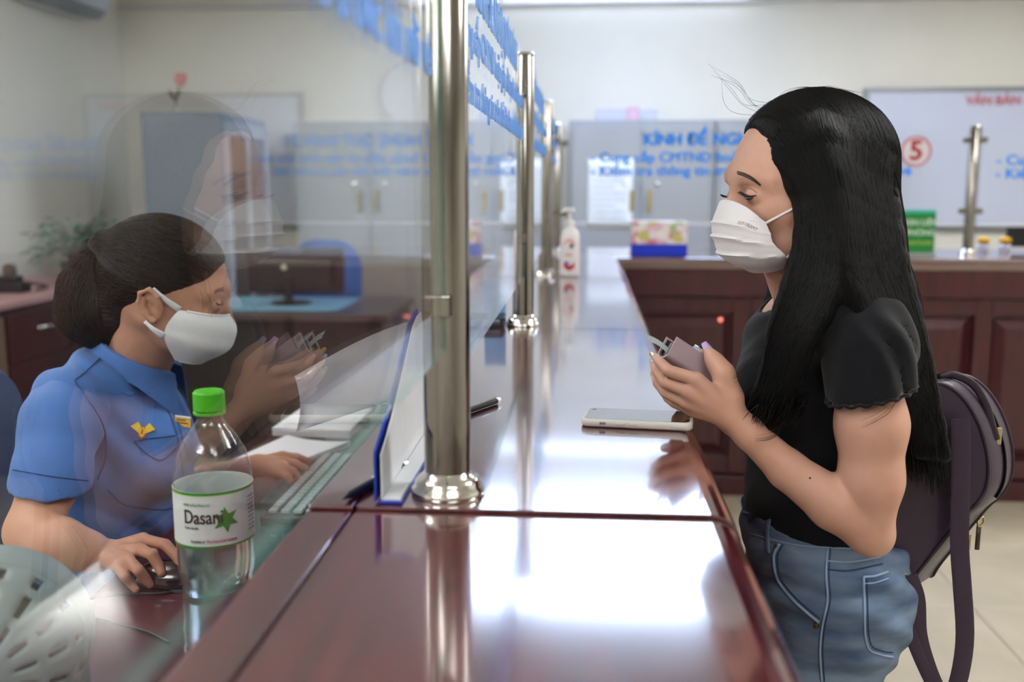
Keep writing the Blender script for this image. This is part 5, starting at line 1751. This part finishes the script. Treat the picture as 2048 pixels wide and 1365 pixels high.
# ---------------------------------------------------------------- backpack
M_BAG = mat('purple_leather', '#2f1c36', .42, bump=.08, bscale=380, var=.08, vscale=12, coat=.15)
M_BAG2 = mat('dark_purple_leather', '#241527', .42, bump=.08, bscale=380)
M_GOLD = mat('pale_gold', '#d8c79a', .2, 1.0)
bag = thing('backpack', 'dark purple leather backpack hanging from the customer shoulder', 'backpack', P(1850, 1000, 1.36))
out = [(1770, 1110), (1768, 950), (1790, 830), (1835, 775), (1880, 762), (1925, 790), (1960, 845), (1980, 915), (1978, 975), (1955, 1015), (1925, 1042), (1835, 1150), (1812, 1182), (1790, 1160)]
Yb = 1.345
loop = bez([(x, y, 0) for x, y in out + [out[0]]], 57)[:-1]
ext = Vector((.062, .075, -.006))
rings = []
for s_, ins in ((0, .014), (.02, .004), (.06, 0), (.5, -.002), (.92, 0), (.98, .006), (1, .018)):
    c = sum((P(p.x, p.y, Yb) for p in loop), Vector()) / len(loop)
    rings.append([P(p.x, p.y, Yb) + (c - P(p.x, p.y, Yb)).normalized() * ins + ext * s_ for p in loop])
n_ = len(loop); vs = [p for r in rings for p in r]; fs = [tuple(range(n_)), tuple((len(rings) - 1) * n_ + i for i in range(n_))]
for k in range(len(rings) - 1):
    fs += [(k * n_ + i, k * n_ + (i + 1) % n_, (k + 1) * n_ + (i + 1) % n_, (k + 1) * n_ + i) for i in range(n_)]
MB().add(vs, fs).build('bag_body', M_BAG, bag, True, 40)
MB().tube(rings[1] + [rings[1][0]], .0028, 6, cap=False).build('piping', M_BAG2, bag, True)
MB().tube(rings[4] + [rings[4][0]], .0028, 6, cap=False).build('piping', M_BAG2, bag, True)
MB().tube([p + Vector((.0015, -.001, 0)) for p in rings[3][14:36]], .0024, 6, flat=.6).build('zipper', mat('zip_dark', '#1d1a1e', .35, .5), bag, True)
def px3(pix, Y, n=20):
    return bez([P(x, y, Y) for x, y in pix], n)
MB().tube(px3([(1876, 757), (1905, 750), (1945, 768), (1972, 810), (1984, 852), (1993, 880)], 1.37), .0055, 8, flat=.5, up=(0, 1, 0)).build('top_handle', M_BAG2, bag, True)
q = P(1996, 872, 1.375)
MB().box(q - Vector((.004, .004, .012)), q + Vector((.004, .004, .012)), .0015).build('handle_ring', M_GOLD, bag)
def strap(pix, Y, w, nm):
    pts = px3(pix, Y, 30)
    MB().tube(pts, w, 8, flat=.16, up=(0, -1, 0)).build(nm, M_BAG, bag, True, 60)
strap([(1921, 838), (1922, 900), (1921, 1000), (1919, 1090), (1925, 1180), (1930, 1270), (1922, 1340), (1905, 1395), (1885, 1400), (1862, 1370)], 1.32, .0125, 'shoulder_strap')
strap([(1822, 1150), (1838, 1200), (1842, 1270), (1860, 1335), (1885, 1395)], 1.315, .0085, 'lower_strap')
strap([(1802, 1165), (1805, 1215), (1825, 1280), (1850, 1340), (1880, 1400)], 1.312, .0085, 'lower_strap')
q = [P(1797, 1134, 1.318), P(1797, 1150, 1.318), P(1815, 1168, 1.318), P(1820, 1160, 1.318)]
MB().tube(q + [q[0]], .002, 6).build('strap_ring', M_GOLD, bag, True)
q = px3([(1958, 1040), (1966, 1034), (1967, 1046), (1958, 1054), (1955, 1046)], 1.40, 16)
pl = MB().tube(q + [q[0]], .0016, 6).build('zip_puller', M_GOLD, bag, True)
MB().tube([P(1958, 1053, 1.40), P(1954, 1100, 1.40)], .0035, 8, flat=.4, up=(0, -1, 0)).build('puller_tab', mat('tab_dark', '#3a2a20', .4), pl, True)
q = [P(1931, 1072, 1.39), P(1941, 1072, 1.39), P(1939, 1100, 1.39), P(1931, 1100, 1.39)]
MB().tube(q + [q[0]], .0014, 6).build('zip_puller', M_GOLD, bag)

# ---------------------------------------------------------------- the clerk
HM2 = head_frame(P(333, 584, 1.575), math.radians(14), math.radians(14))
clerk = thing('person', 'seated clerk in blue uniform shirt, white mask and ponytail, using a mouse', 'person', (-.78, 1.6, 0))
kY = 1.6
nk = [P(286, 700, 1.585), P(262, 790, 1.6)]
H2i = HM2.inverted()
S = head_sdf([H2i @ p for p in nk], -1)
head = to_world(S.mesh(.0024), HM2, 1.0, .84)
B = Sdf()
B.ell(P(235, 890, kY), (.105, .14, .14), .04)
B.ell(P(320, 905, kY - .06), .05, .04); B.ell(P(320, 905, kY + .06), .05, .04)
B.chain([P(140, 800, kY - .14), P(225, 770, kY), P(170, 800, kY + .14)], [.046, .055, .046], .04)
B.ell(P(190, 1060, kY), (.11, .145, .14), .05)
pel = Vector((P(190, 1200, kY).x, kY, .60))
B.ell(pel, (.14, .16, .11), .05)
for s in (-1, 1):
    h_ = pel + Vector((0, s * .085, -.02))
    k_ = Vector((-.42, kY + s * .1, .555)); an = Vector((-.46, kY + s * .1, .09))
    B.chain([h_, k_, an], [.08, .054, .038], .03)
trunk = B.mesh(.008)
A = Sdf()
elb = G(66, 1064, DZ + .062)
A.chain([P(135, 830, 1.42), P(104, 950, 1.365), elb], [.040, .041, .036], .02)
wr = G(203, 1112, DZ + .032)
A.chain([elb, G(122, 1090, DZ + .058), G(176, 1104, DZ + .042), wr], [.037, .0345, .026, .0215], .015)
mc = [G(286, 1080, DZ + .052), G(281, 1101, DZ + .048), G(256, 1120, DZ + .043), G(234, 1131, DZ + .036)]
for q, r0, r1 in zip(mc, (.0155, .0155, .0145, .0135), (.0105, .0105, .0098, .0092)):
    A.chain([wr, q], [r0, r1], .007)
fg = [[mc[0], G(331, 1090, DZ + .055), G(352, 1113, DZ + .042), G(361, 1128, DZ + .034)],
      [mc[1], G(304, 1110, DZ + .050), G(316, 1131, DZ + .036), G(323, 1147, DZ + .027)],
      [mc[2], G(277, 1141, DZ + .036), G(290, 1157, DZ + .022), G(300, 1170, DZ + .012)],
      [mc[3], G(250, 1154, DZ + .028), G(262, 1168, DZ + .016), G(272, 1180, DZ + .009)]]
for f_, sc_ in zip(fg, (1, 1, .96, .86)):
    A.chain(f_, [.0088 * sc_, .0080 * sc_, .0073 * sc_, .0060 * sc_], .0012)
A.chain([G(222, 1102, DZ + .036), G(262, 1092, DZ + .03), G(305, 1108, DZ + .025)], [.014, .011, .0085], .008)
armn = A.mesh(.0020)
A = Sdf()
wl_ = G(516, 931, DM + .035)
A.chain([P(185, 830, 1.735), P(230, 950, 1.76), P(300, 1000, 1.75)], [.042, .041, .036], .02)
A.chain([P(300, 1000, 1.75), P(420, 962, 1.745), wl_], [.037, .03, .0205], .015)
ml = [G(566, 913, DM + .045), G(570, 924, DM + .043), G(567, 935, DM + .038), G(560, 944, DM + .032)]
for q in ml: A.chain([wl_, q], [.0155, .0105], .007)
fl_ = [[ml[0], G(594, 915, DM + .043), G(618, 923, DM + .030)], [ml[1], G(592, 928, DM + .038), G(613, 938, DM + .026)], [ml[2], G(586, 943, DM + .03), G(596, 953, DM + .02)], [ml[3], G(573, 954, DM + .026), G(581, 963, DM + .018)]]
for f_ in fl_: A.chain(f_, [.0090, .0078, .0062], .0012)
A.chain([G(530, 938, DM + .03), G(556, 945, DM + .028), G(577, 955, DM + .022)], [.014, .010, .0072], .007)
armf = A.mesh(.0023)
body2 = link('body', vf_mesh([head, trunk, armn, armf], 2), M_SKIN2, clerk)
M_NAT = mat('nail_natural', '#c99a8c', .3)
for f_ in fg:
    d_ = (f_[3] - f_[2]).normalized()
    nail(f_[3] - d_ * .005 + Vector((-.001, -.003, .0042)), d_, Vector((-.1, -.55, .8)), .0095, .010, M_NAT, clerk)
bv2 = bvh_of(body2)
top = on_surf(bv2, [(428, 583), (438, 577), (448, 576)], 14, .0004); bot = on_surf(bv2, [(428, 588), (438, 583), (448, 582)], 14, .0004)
lines = []
for i in range(min(len(top), len(bot)) - 3):
    for w_ in (0, .5, 1):
        lines.append([top[i].lerp(bot[i], w_), top[i + 1].lerp(bot[i + 1], w_), top[i + 3].lerp(bot[i + 3], w_ * .8)])
if lines: strands('eyebrow', lines, .0007, M_BROW, clerk)
ll = on_surf(bv2, [(432, 607), (438, 610), (446, 609)], 12, .0005)
if len(ll) > 3: MB().tube(ll, .0011, 6).build('eyelash_line', MATS['lash_black'], clerk, True)

cen = [(.105, -.014), (.118, -.032), (.121, -.050), (.114, -.074), (.080, -.101)]
sid = [(.034, .070, -.014), (.026, .075, -.028), (.020, .075, -.045), (.022, .071, -.066), (.040, .044, -.099)]
M_MASK2 = mat('pale_mask', '#e4e6ea', .8, bump=.06, bscale=420, sheen=.2)
g = mask_sheet(HM2, cen, sid, [], .001, 1.0)
mk = MB().sheet(g, .0012).build('face_mask', M_MASK2, clerk, True, 60)
for row in (0, -1):
    MB().tube([p for p in g[row][1:-1]], .0022, 6).build('mask_hem', M_MASK2, mk, True)
ea = HM2 @ Vector((-.010, -.079, .012)); eb = HM2 @ Vector((-.012, -.079, -.042))
for a, b in ((g[0][0], ea), (g[22][0], eb)):
    MB().tube(bez([a, a.lerp(b, .5) + Vector((0, -.004, 0)), b], 10), [.006, .0058, .0055, .005, .0045, .004, .0035, .003, .003, .003], 8, flat=.3, up=(0, -1, 0)).build('ear_loop', M_MASK2, mk, True)
MB().tube([g[j][2] for j in range(0, 30)], .0014, 6).build('mask_hem', M_MASK2, mk, True)

# shirt
M_SH = mat('blue_shirt', '#436db0', .75, bump=.1, bscale=500, var=.04, vscale=8, sheen=.1)
T2 = Sdf()
T2.ell(P(232, 890, kY), (.120, .152, .15), .04)
T2.ell(P(322, 905, kY - .06), .06, .04); T2.ell(P(322, 905, kY + .06), .06, .04)
T2.chain([P(140, 800, kY - .14), P(225, 765, kY), P(170, 800, kY + .14)], [.056, .064, .056], .04)
T2.ell(P(190, 1060, kY), (.123, .158, .15), .04)
T2.ell(pel + Vector((0, 0, .06)), (.145, .165, .1), .05)
T2.chain([P(278, 700, 1.59), P(330, 800, kY)], [.066, .012], .006, op='s')
T2.cut((0, 0, pel.z), (0, 0, -1), .004)
s1 = T2.mesh(.0055, fabric_noise(.0036, [(62, 30, 70, 0, 1), (30, 50, 85, 1.7, .8), (105, 40, 40, 3, .5)]))
L1 = Sdf(); sc_ = [P(138, 820, 1.46), P(122, 850, 1.42), P(104, 950, 1.365), P(92, 1000, 1.34)]
L1.chain(sc_, [.060, .057, .0525, .0515], .02)
ha, hb = P(20, 958, 1.365), P(182, 984, 1.365); dh2 = hb - ha
L1.cut(ha, Vector((dh2.z, 0, -dh2.x)), .003)
L1.chain(sc_[1:] + [P(84, 1030, 1.33)], [.025, .0440, .0445, .0445], .002, op='s')
s2 = L1.mesh(.003, fabric_noise(.0010, [(90, 60, 60, 0, 1), (60, 120, 40, 1, .6)]))
L2_ = Sdf(); L2_.chain([P(180, 805, 1.73), P(235, 945, 1.76)], [.060, .056], .03); 
s3 = L2_.mesh(.005)
shirt = link('uniform_shirt', vf_mesh([s1, s2, s3], 2), M_SH, clerk)
bs_ = bvh_of(shirt)
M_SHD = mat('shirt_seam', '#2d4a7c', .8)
def sseam(nm, pix, r=.0012, m=None, par=None):
    pts = on_surf(bs_, pix, 26, .0005)
    if len(pts) > 2: return MB().tube(pts, r, 6).build(nm, m or M_SHD, par or shirt, True)
sseam('shoulder_seam', [(205, 712), (170, 745), (150, 760)])
sseam('armhole_seam', [(150, 762), (175, 800), (205, 850), (212, 910), (195, 960)], .0014)
sseam('hem_stitch', [(26, 940), (80, 950), (130, 957), (176, 962)], .0010)
sseam('pocket_flap', [(268, 884), (290, 905), (318, 921), (335, 912), (352, 895)], .0017)
sseam('pocket_flap', [(268, 884), (300, 878), (350, 872)], .0011)
sseam('placket', [(300, 760), (335, 820), (360, 900), (365, 980), (350, 1060)], .0016)
sseam('placket', [(312, 770), (348, 830), (374, 905)], .0012)
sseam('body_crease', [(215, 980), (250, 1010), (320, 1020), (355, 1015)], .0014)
# collar
N0 = P(272, 735, 1.592)
up = Vector((.34, 0, 1)).normalized(); fx = Vector((1, .2, 0)); fx = (fx - up * up.dot(fx)).normalized(); ly = up.cross(fx)
def ringp(a, r, z):
    return N0 + fx * (math.cos(a) * r * 1.05) + ly * (math.sin(a) * r) + up * z
for s in (-1, 1):
    g = []
    for i in range(22):
        u = i / 21
        a = s * (math.pi - u * (math.pi - .38))
        tipw = max(0, (u - .62) / .38)
        ro, zo = .079 + .018 * tipw, -.004 - .052 * tipw ** 1.3
        inner = ringp(a, .061 - .004 * u, .043 - .026 * u)
        mid = ringp(a, .069, .045 - .03 * u)
        o_ = ringp(a + s * -.0, ro, zo)
        g.append([inner, mid] + [mid.lerp(o_, k / 4) + up * (.004 * math.sin(k / 4 * math.pi)) for k in range(1, 5)])
    MB().sheet(g, .0016).build('collar', M_SH, shirt, True, 50)
# emblem and name badge
def plate(px_, py_, w, h, ang, nm, m, off=.0012, th=.0015):
    c, n = hit(bs_, px_, py_, off)
    n = (n * .5 + (ORG - c).normalized() * .5).normalized(); c = c + n * .002
    x = Vector((1, 0, 0)); x = (x - n * n.dot(x)).normalized(); y = n.cross(x)
    R = Matrix.Rotation(ang, 3, n); x = R @ x; y = R @ y
    return c, n, x, y
M_YEL = mat('emblem_yellow', '#e8c225', .5); M_ERED = mat('emblem_red', '#b43a22', .5)
c, n, x, y = plate(286, 862, 0, 0, -.1, '', None)
em = None
def flat(poly, m, nm, par, z0=0):
    return MB().prism([c + x * a + y * b + n * z0 for a, b in poly], n * .0008).build(nm, m, par)
em = flat([(-.006, -.010), (0, -.014), (.006, -.010), (.007, .002), (0, .008), (-.007, .002)], M_ERED, 'emblem', shirt)
for s in (-1, 1):
    for k in range(4):
        flat([(s * .003, -.006 + k * .003), (s * (.017 - k * .0025 + .002), .004 + k * .0022), (s * (.016 - k * .0025), .0065 + k * .0022), (s * .003, -.0035 + k * .003)], M_YEL, 'wing_feather', em, .0009)
flat([(-.0035, -.008), (0, -.011), (.0035, -.008), (.004, .001), (0, .006), (-.004, .001)], M_YEL, 'shield', em, .0009)
flat([(-.0012, -.006), (.0012, -.006), (.0012, .002), (-.0012, .002)], M_ERED, 'shield_mark', em, .0018)
c, n, x, y = plate(363, 847, 0, 0, .35, '', None, .002)
bd = flat([(-.013, -.010), (.013, -.010), (.013, .010), (-.013, .010)], mat('badge_gold', '#c99a2e', .35, .4), 'name_badge', shirt)
flat([(-.013, .006), (.013, .006), (.013, .010), (-.013, .010)], mat('badge_silver', '#d8d8d6', .3, .5), 'badge_strip', bd, .0009)
flat([(-.010, .0015), (.004, .0015), (.004, .003), (-.010, .003)], mat('badge_ink', '#7a3c20', .5), 'badge_line', bd, .0009)
flat([(-.010, -.004), (.008, -.004), (.008, -.0025), (-.010, -.0025)], MATS['badge_ink'], 'badge_line', bd, .0009)

# trousers and shoes
TR = Sdf(); TR.ell(pel, (.148, .168, .115), .05)
M_TRS = mat('navy_trousers', '#1b2440', .8)
for s in (-1, 1):
    h_ = pel + Vector((0, s * .085, -.02)); k_ = Vector((-.42, kY + s * .1, .555)); an = Vector((-.46, kY + s * .1, .09))
    TR.chain([h_, k_, an], [.09, .064, .055], .03)
TR.cut((0, 0, pel.z + .03), (0, 0, 1), .004)
link('trousers', vf_mesh([TR.mesh(.008)], 1), M_TRS, clerk)
M_SHB = mat('shoe_black', '#17171a', .35)
for s in (-1, 1): shoe(-.46, kY + s * .1, .62, M_SHB, clerk)

# hair with ponytail
M_HAIR2 = mat('brown_hair', '#231712', .42, spec=.4, var=.2, vscale=50)
HR = Sdf(); HA = np.array(HM2.to_3x3())
def h2(x, y, z): return HM2 @ Vector((x, y, z))
EC, ER = Vector((-.013, 0, .036)), Vector((.1025, .0815, .0885))
HR.ell(HM2 @ EC, tuple(ER), .01, HA)
R3 = HM2.to_3x3()
HR.cut(h2(.088, 0, .083), R3 @ Vector((.90, 0, -.44)), .006)
HR.cut(h2(.012, 0, .004), R3 @ Vector((.50, 0, -.86)), .006)
tie = h2(-.104, 0, .05)
HR.chain([h2(-.07, 0, .045), tie], [.05, .022], .02)
pony = [tie, P(196, 520, 1.57), P(168, 575, 1.565), P(163, 630, 1.56), P(190, 668, 1.555)]
HR.chain(pony, [.02, .030, .037, .039, .026], .02)
HR.chain([P(196, 520, 1.57), P(208, 600, 1.565), P(215, 660, 1.56)], [.028, .034, .022], .02)
HR.chain([h2(-.05, 0, -.02), h2(-.062, 0, -.055)], [.05, .03], .02)
hair2 = link('hair', vf_mesh([HR.mesh(.004)], 2), hair_mass_mat('brown_hair_mass', '#221611', (40, 300, 300)), clerk)
lines = []
rg = random.Random(11)
def on_ell(th, ph, off=.001):
    # th angle from the tie axis, ph around it
    d = Vector((-math.cos(th), math.sin(th) * math.sin(ph), math.sin(th) * math.cos(ph)))
    # rotate so the axis points at the tie
    d = Matrix.Rotation(math.radians(8), 3, 'Y') @ d
    q = math.sqrt((d.x / ER.x) ** 2 + (d.y / ER.y) ** 2 + (d.z / ER.z) ** 2)
    return EC + d * (1 / q + off)
for k in range(900):
    ph = rg.uniform(-2.0, 2.0); th1 = rg.uniform(1.2, 2.55)
    pts = []
    for i in range(14):
        th = th1 * (1 - i / 13) + .12
        p = on_ell(th, ph + .05 * math.sin(i + k), rg.uniform(.0, .0022))
        if (p - Vector((.088, 0, .083))).dot(Vector((.90, 0, -.44))) > .004: continue
        if (p - Vector((.012, 0, .004))).dot(Vector((.5, 0, -.86))) > .003: continue
        pts.append(HM2 @ p)
    if len(pts) > 4: lines.append(pts + [tie + Vector((rg.gauss(0, .004), rg.gauss(0, .01), rg.gauss(0, .006)))])
for k in range(900):
    a = rg.uniform(0, 2 * math.pi); q = rg.uniform(.75, 1.0); mixw = rg.random()
    pts = []
    for i in range(5):
        c_ = pony[i]; r_ = [.018, .030, .0375, .0395, .026][i] * q
        if i > 1: c_ = c_ + Vector((.02 * mixw, 0, 0))
        pts.append(c_ + Vector((math.cos(a) * r_ * .95, math.sin(a) * r_ * .9, math.sin(a) * r_ * (.5 if i < 2 else .1))) + Vector((rg.gauss(0, .002), rg.gauss(0, .002), 0)))
    pts[-1] = pts[-1] + Vector((.006, 0, -.012 + rg.uniform(-.015, .012)))
    lines.append(bez(pts, 14))
bh2 = bvh_of(hair2)
lines = cling(lines, bh2, -.0003, .0012, .03, rg)
strands('hair_strands', lines, .0006, M_HAIR2, hair2)
lines = []
for k in range(7):
    a = h2(.07 + rg.uniform(-.02, .01), -.052 + rg.uniform(-.008, .006), .045 + rg.uniform(-.03, .01))
    lines.append(bez([a, a + Vector((.008, -.006, -.02)), a + Vector((.004 + rg.uniform(-.006, .006), -.004, -.045))], 8))
strands('loose_strands', lines, .0002, M_HAIR2, hair2)
S = [tie + (R3 @ Vector((0, math.sin(a) * .021, math.cos(a) * .021))) for a in np.linspace(0, 2 * math.pi, 25)]
MB().tube(S, .007, 8, cap=False).build('hair_tie', M_BLACK, hair2, True)

# her chair
t = thing('office_chair', 'dark blue office chair the clerk sits on, cut by the left edge', 'chair', (pel.x, kY, 0))
M_CH2 = mat('chair_navy', '#1f3a5e', .7, bump=.1)
rslab(.46, .48, .08, -.035, .035, .015, frame((pel.x + .02, kY, .445), (1, 0, 0), (0, 1, 0))).build('seat', M_CH2, t, True, 50)
rslab(.42, .46, .09, -.03, .03, .012, frame((pel.x - .235, kY, .83), (0, 1, 0), (-.12, 0, 1))).build('backrest', M_CH2, t, True, 50)
MB().tube(bez([(pel.x - .2, kY, .43), (pel.x - .26, kY, .5), (pel.x - .25, kY, .72)], 10), .02, 8).build('back_bracket', M_BLACK, t, True)
MB().tube([(pel.x + .02, kY, .41), (pel.x + .02, kY, .09)], .028, 12).build('gas_lift', M_BLACK, t, True)
for k in range(5):
    an = 2 * math.pi * k / 5 + .3
    e = Vector((pel.x + .02 + .27 * math.cos(an), kY + .27 * math.sin(an), .06))
    lg = MB().tube([(pel.x + .02, kY, .1), e], [.025, .015], 8).build('leg', M_BLACK, t, True)
    MB().tube([e + Vector((-.012, 0, -.032)), e + Vector((.012, 0, -.032))], .028, 12).build('caster', M_BLACK, lg, True, 40)
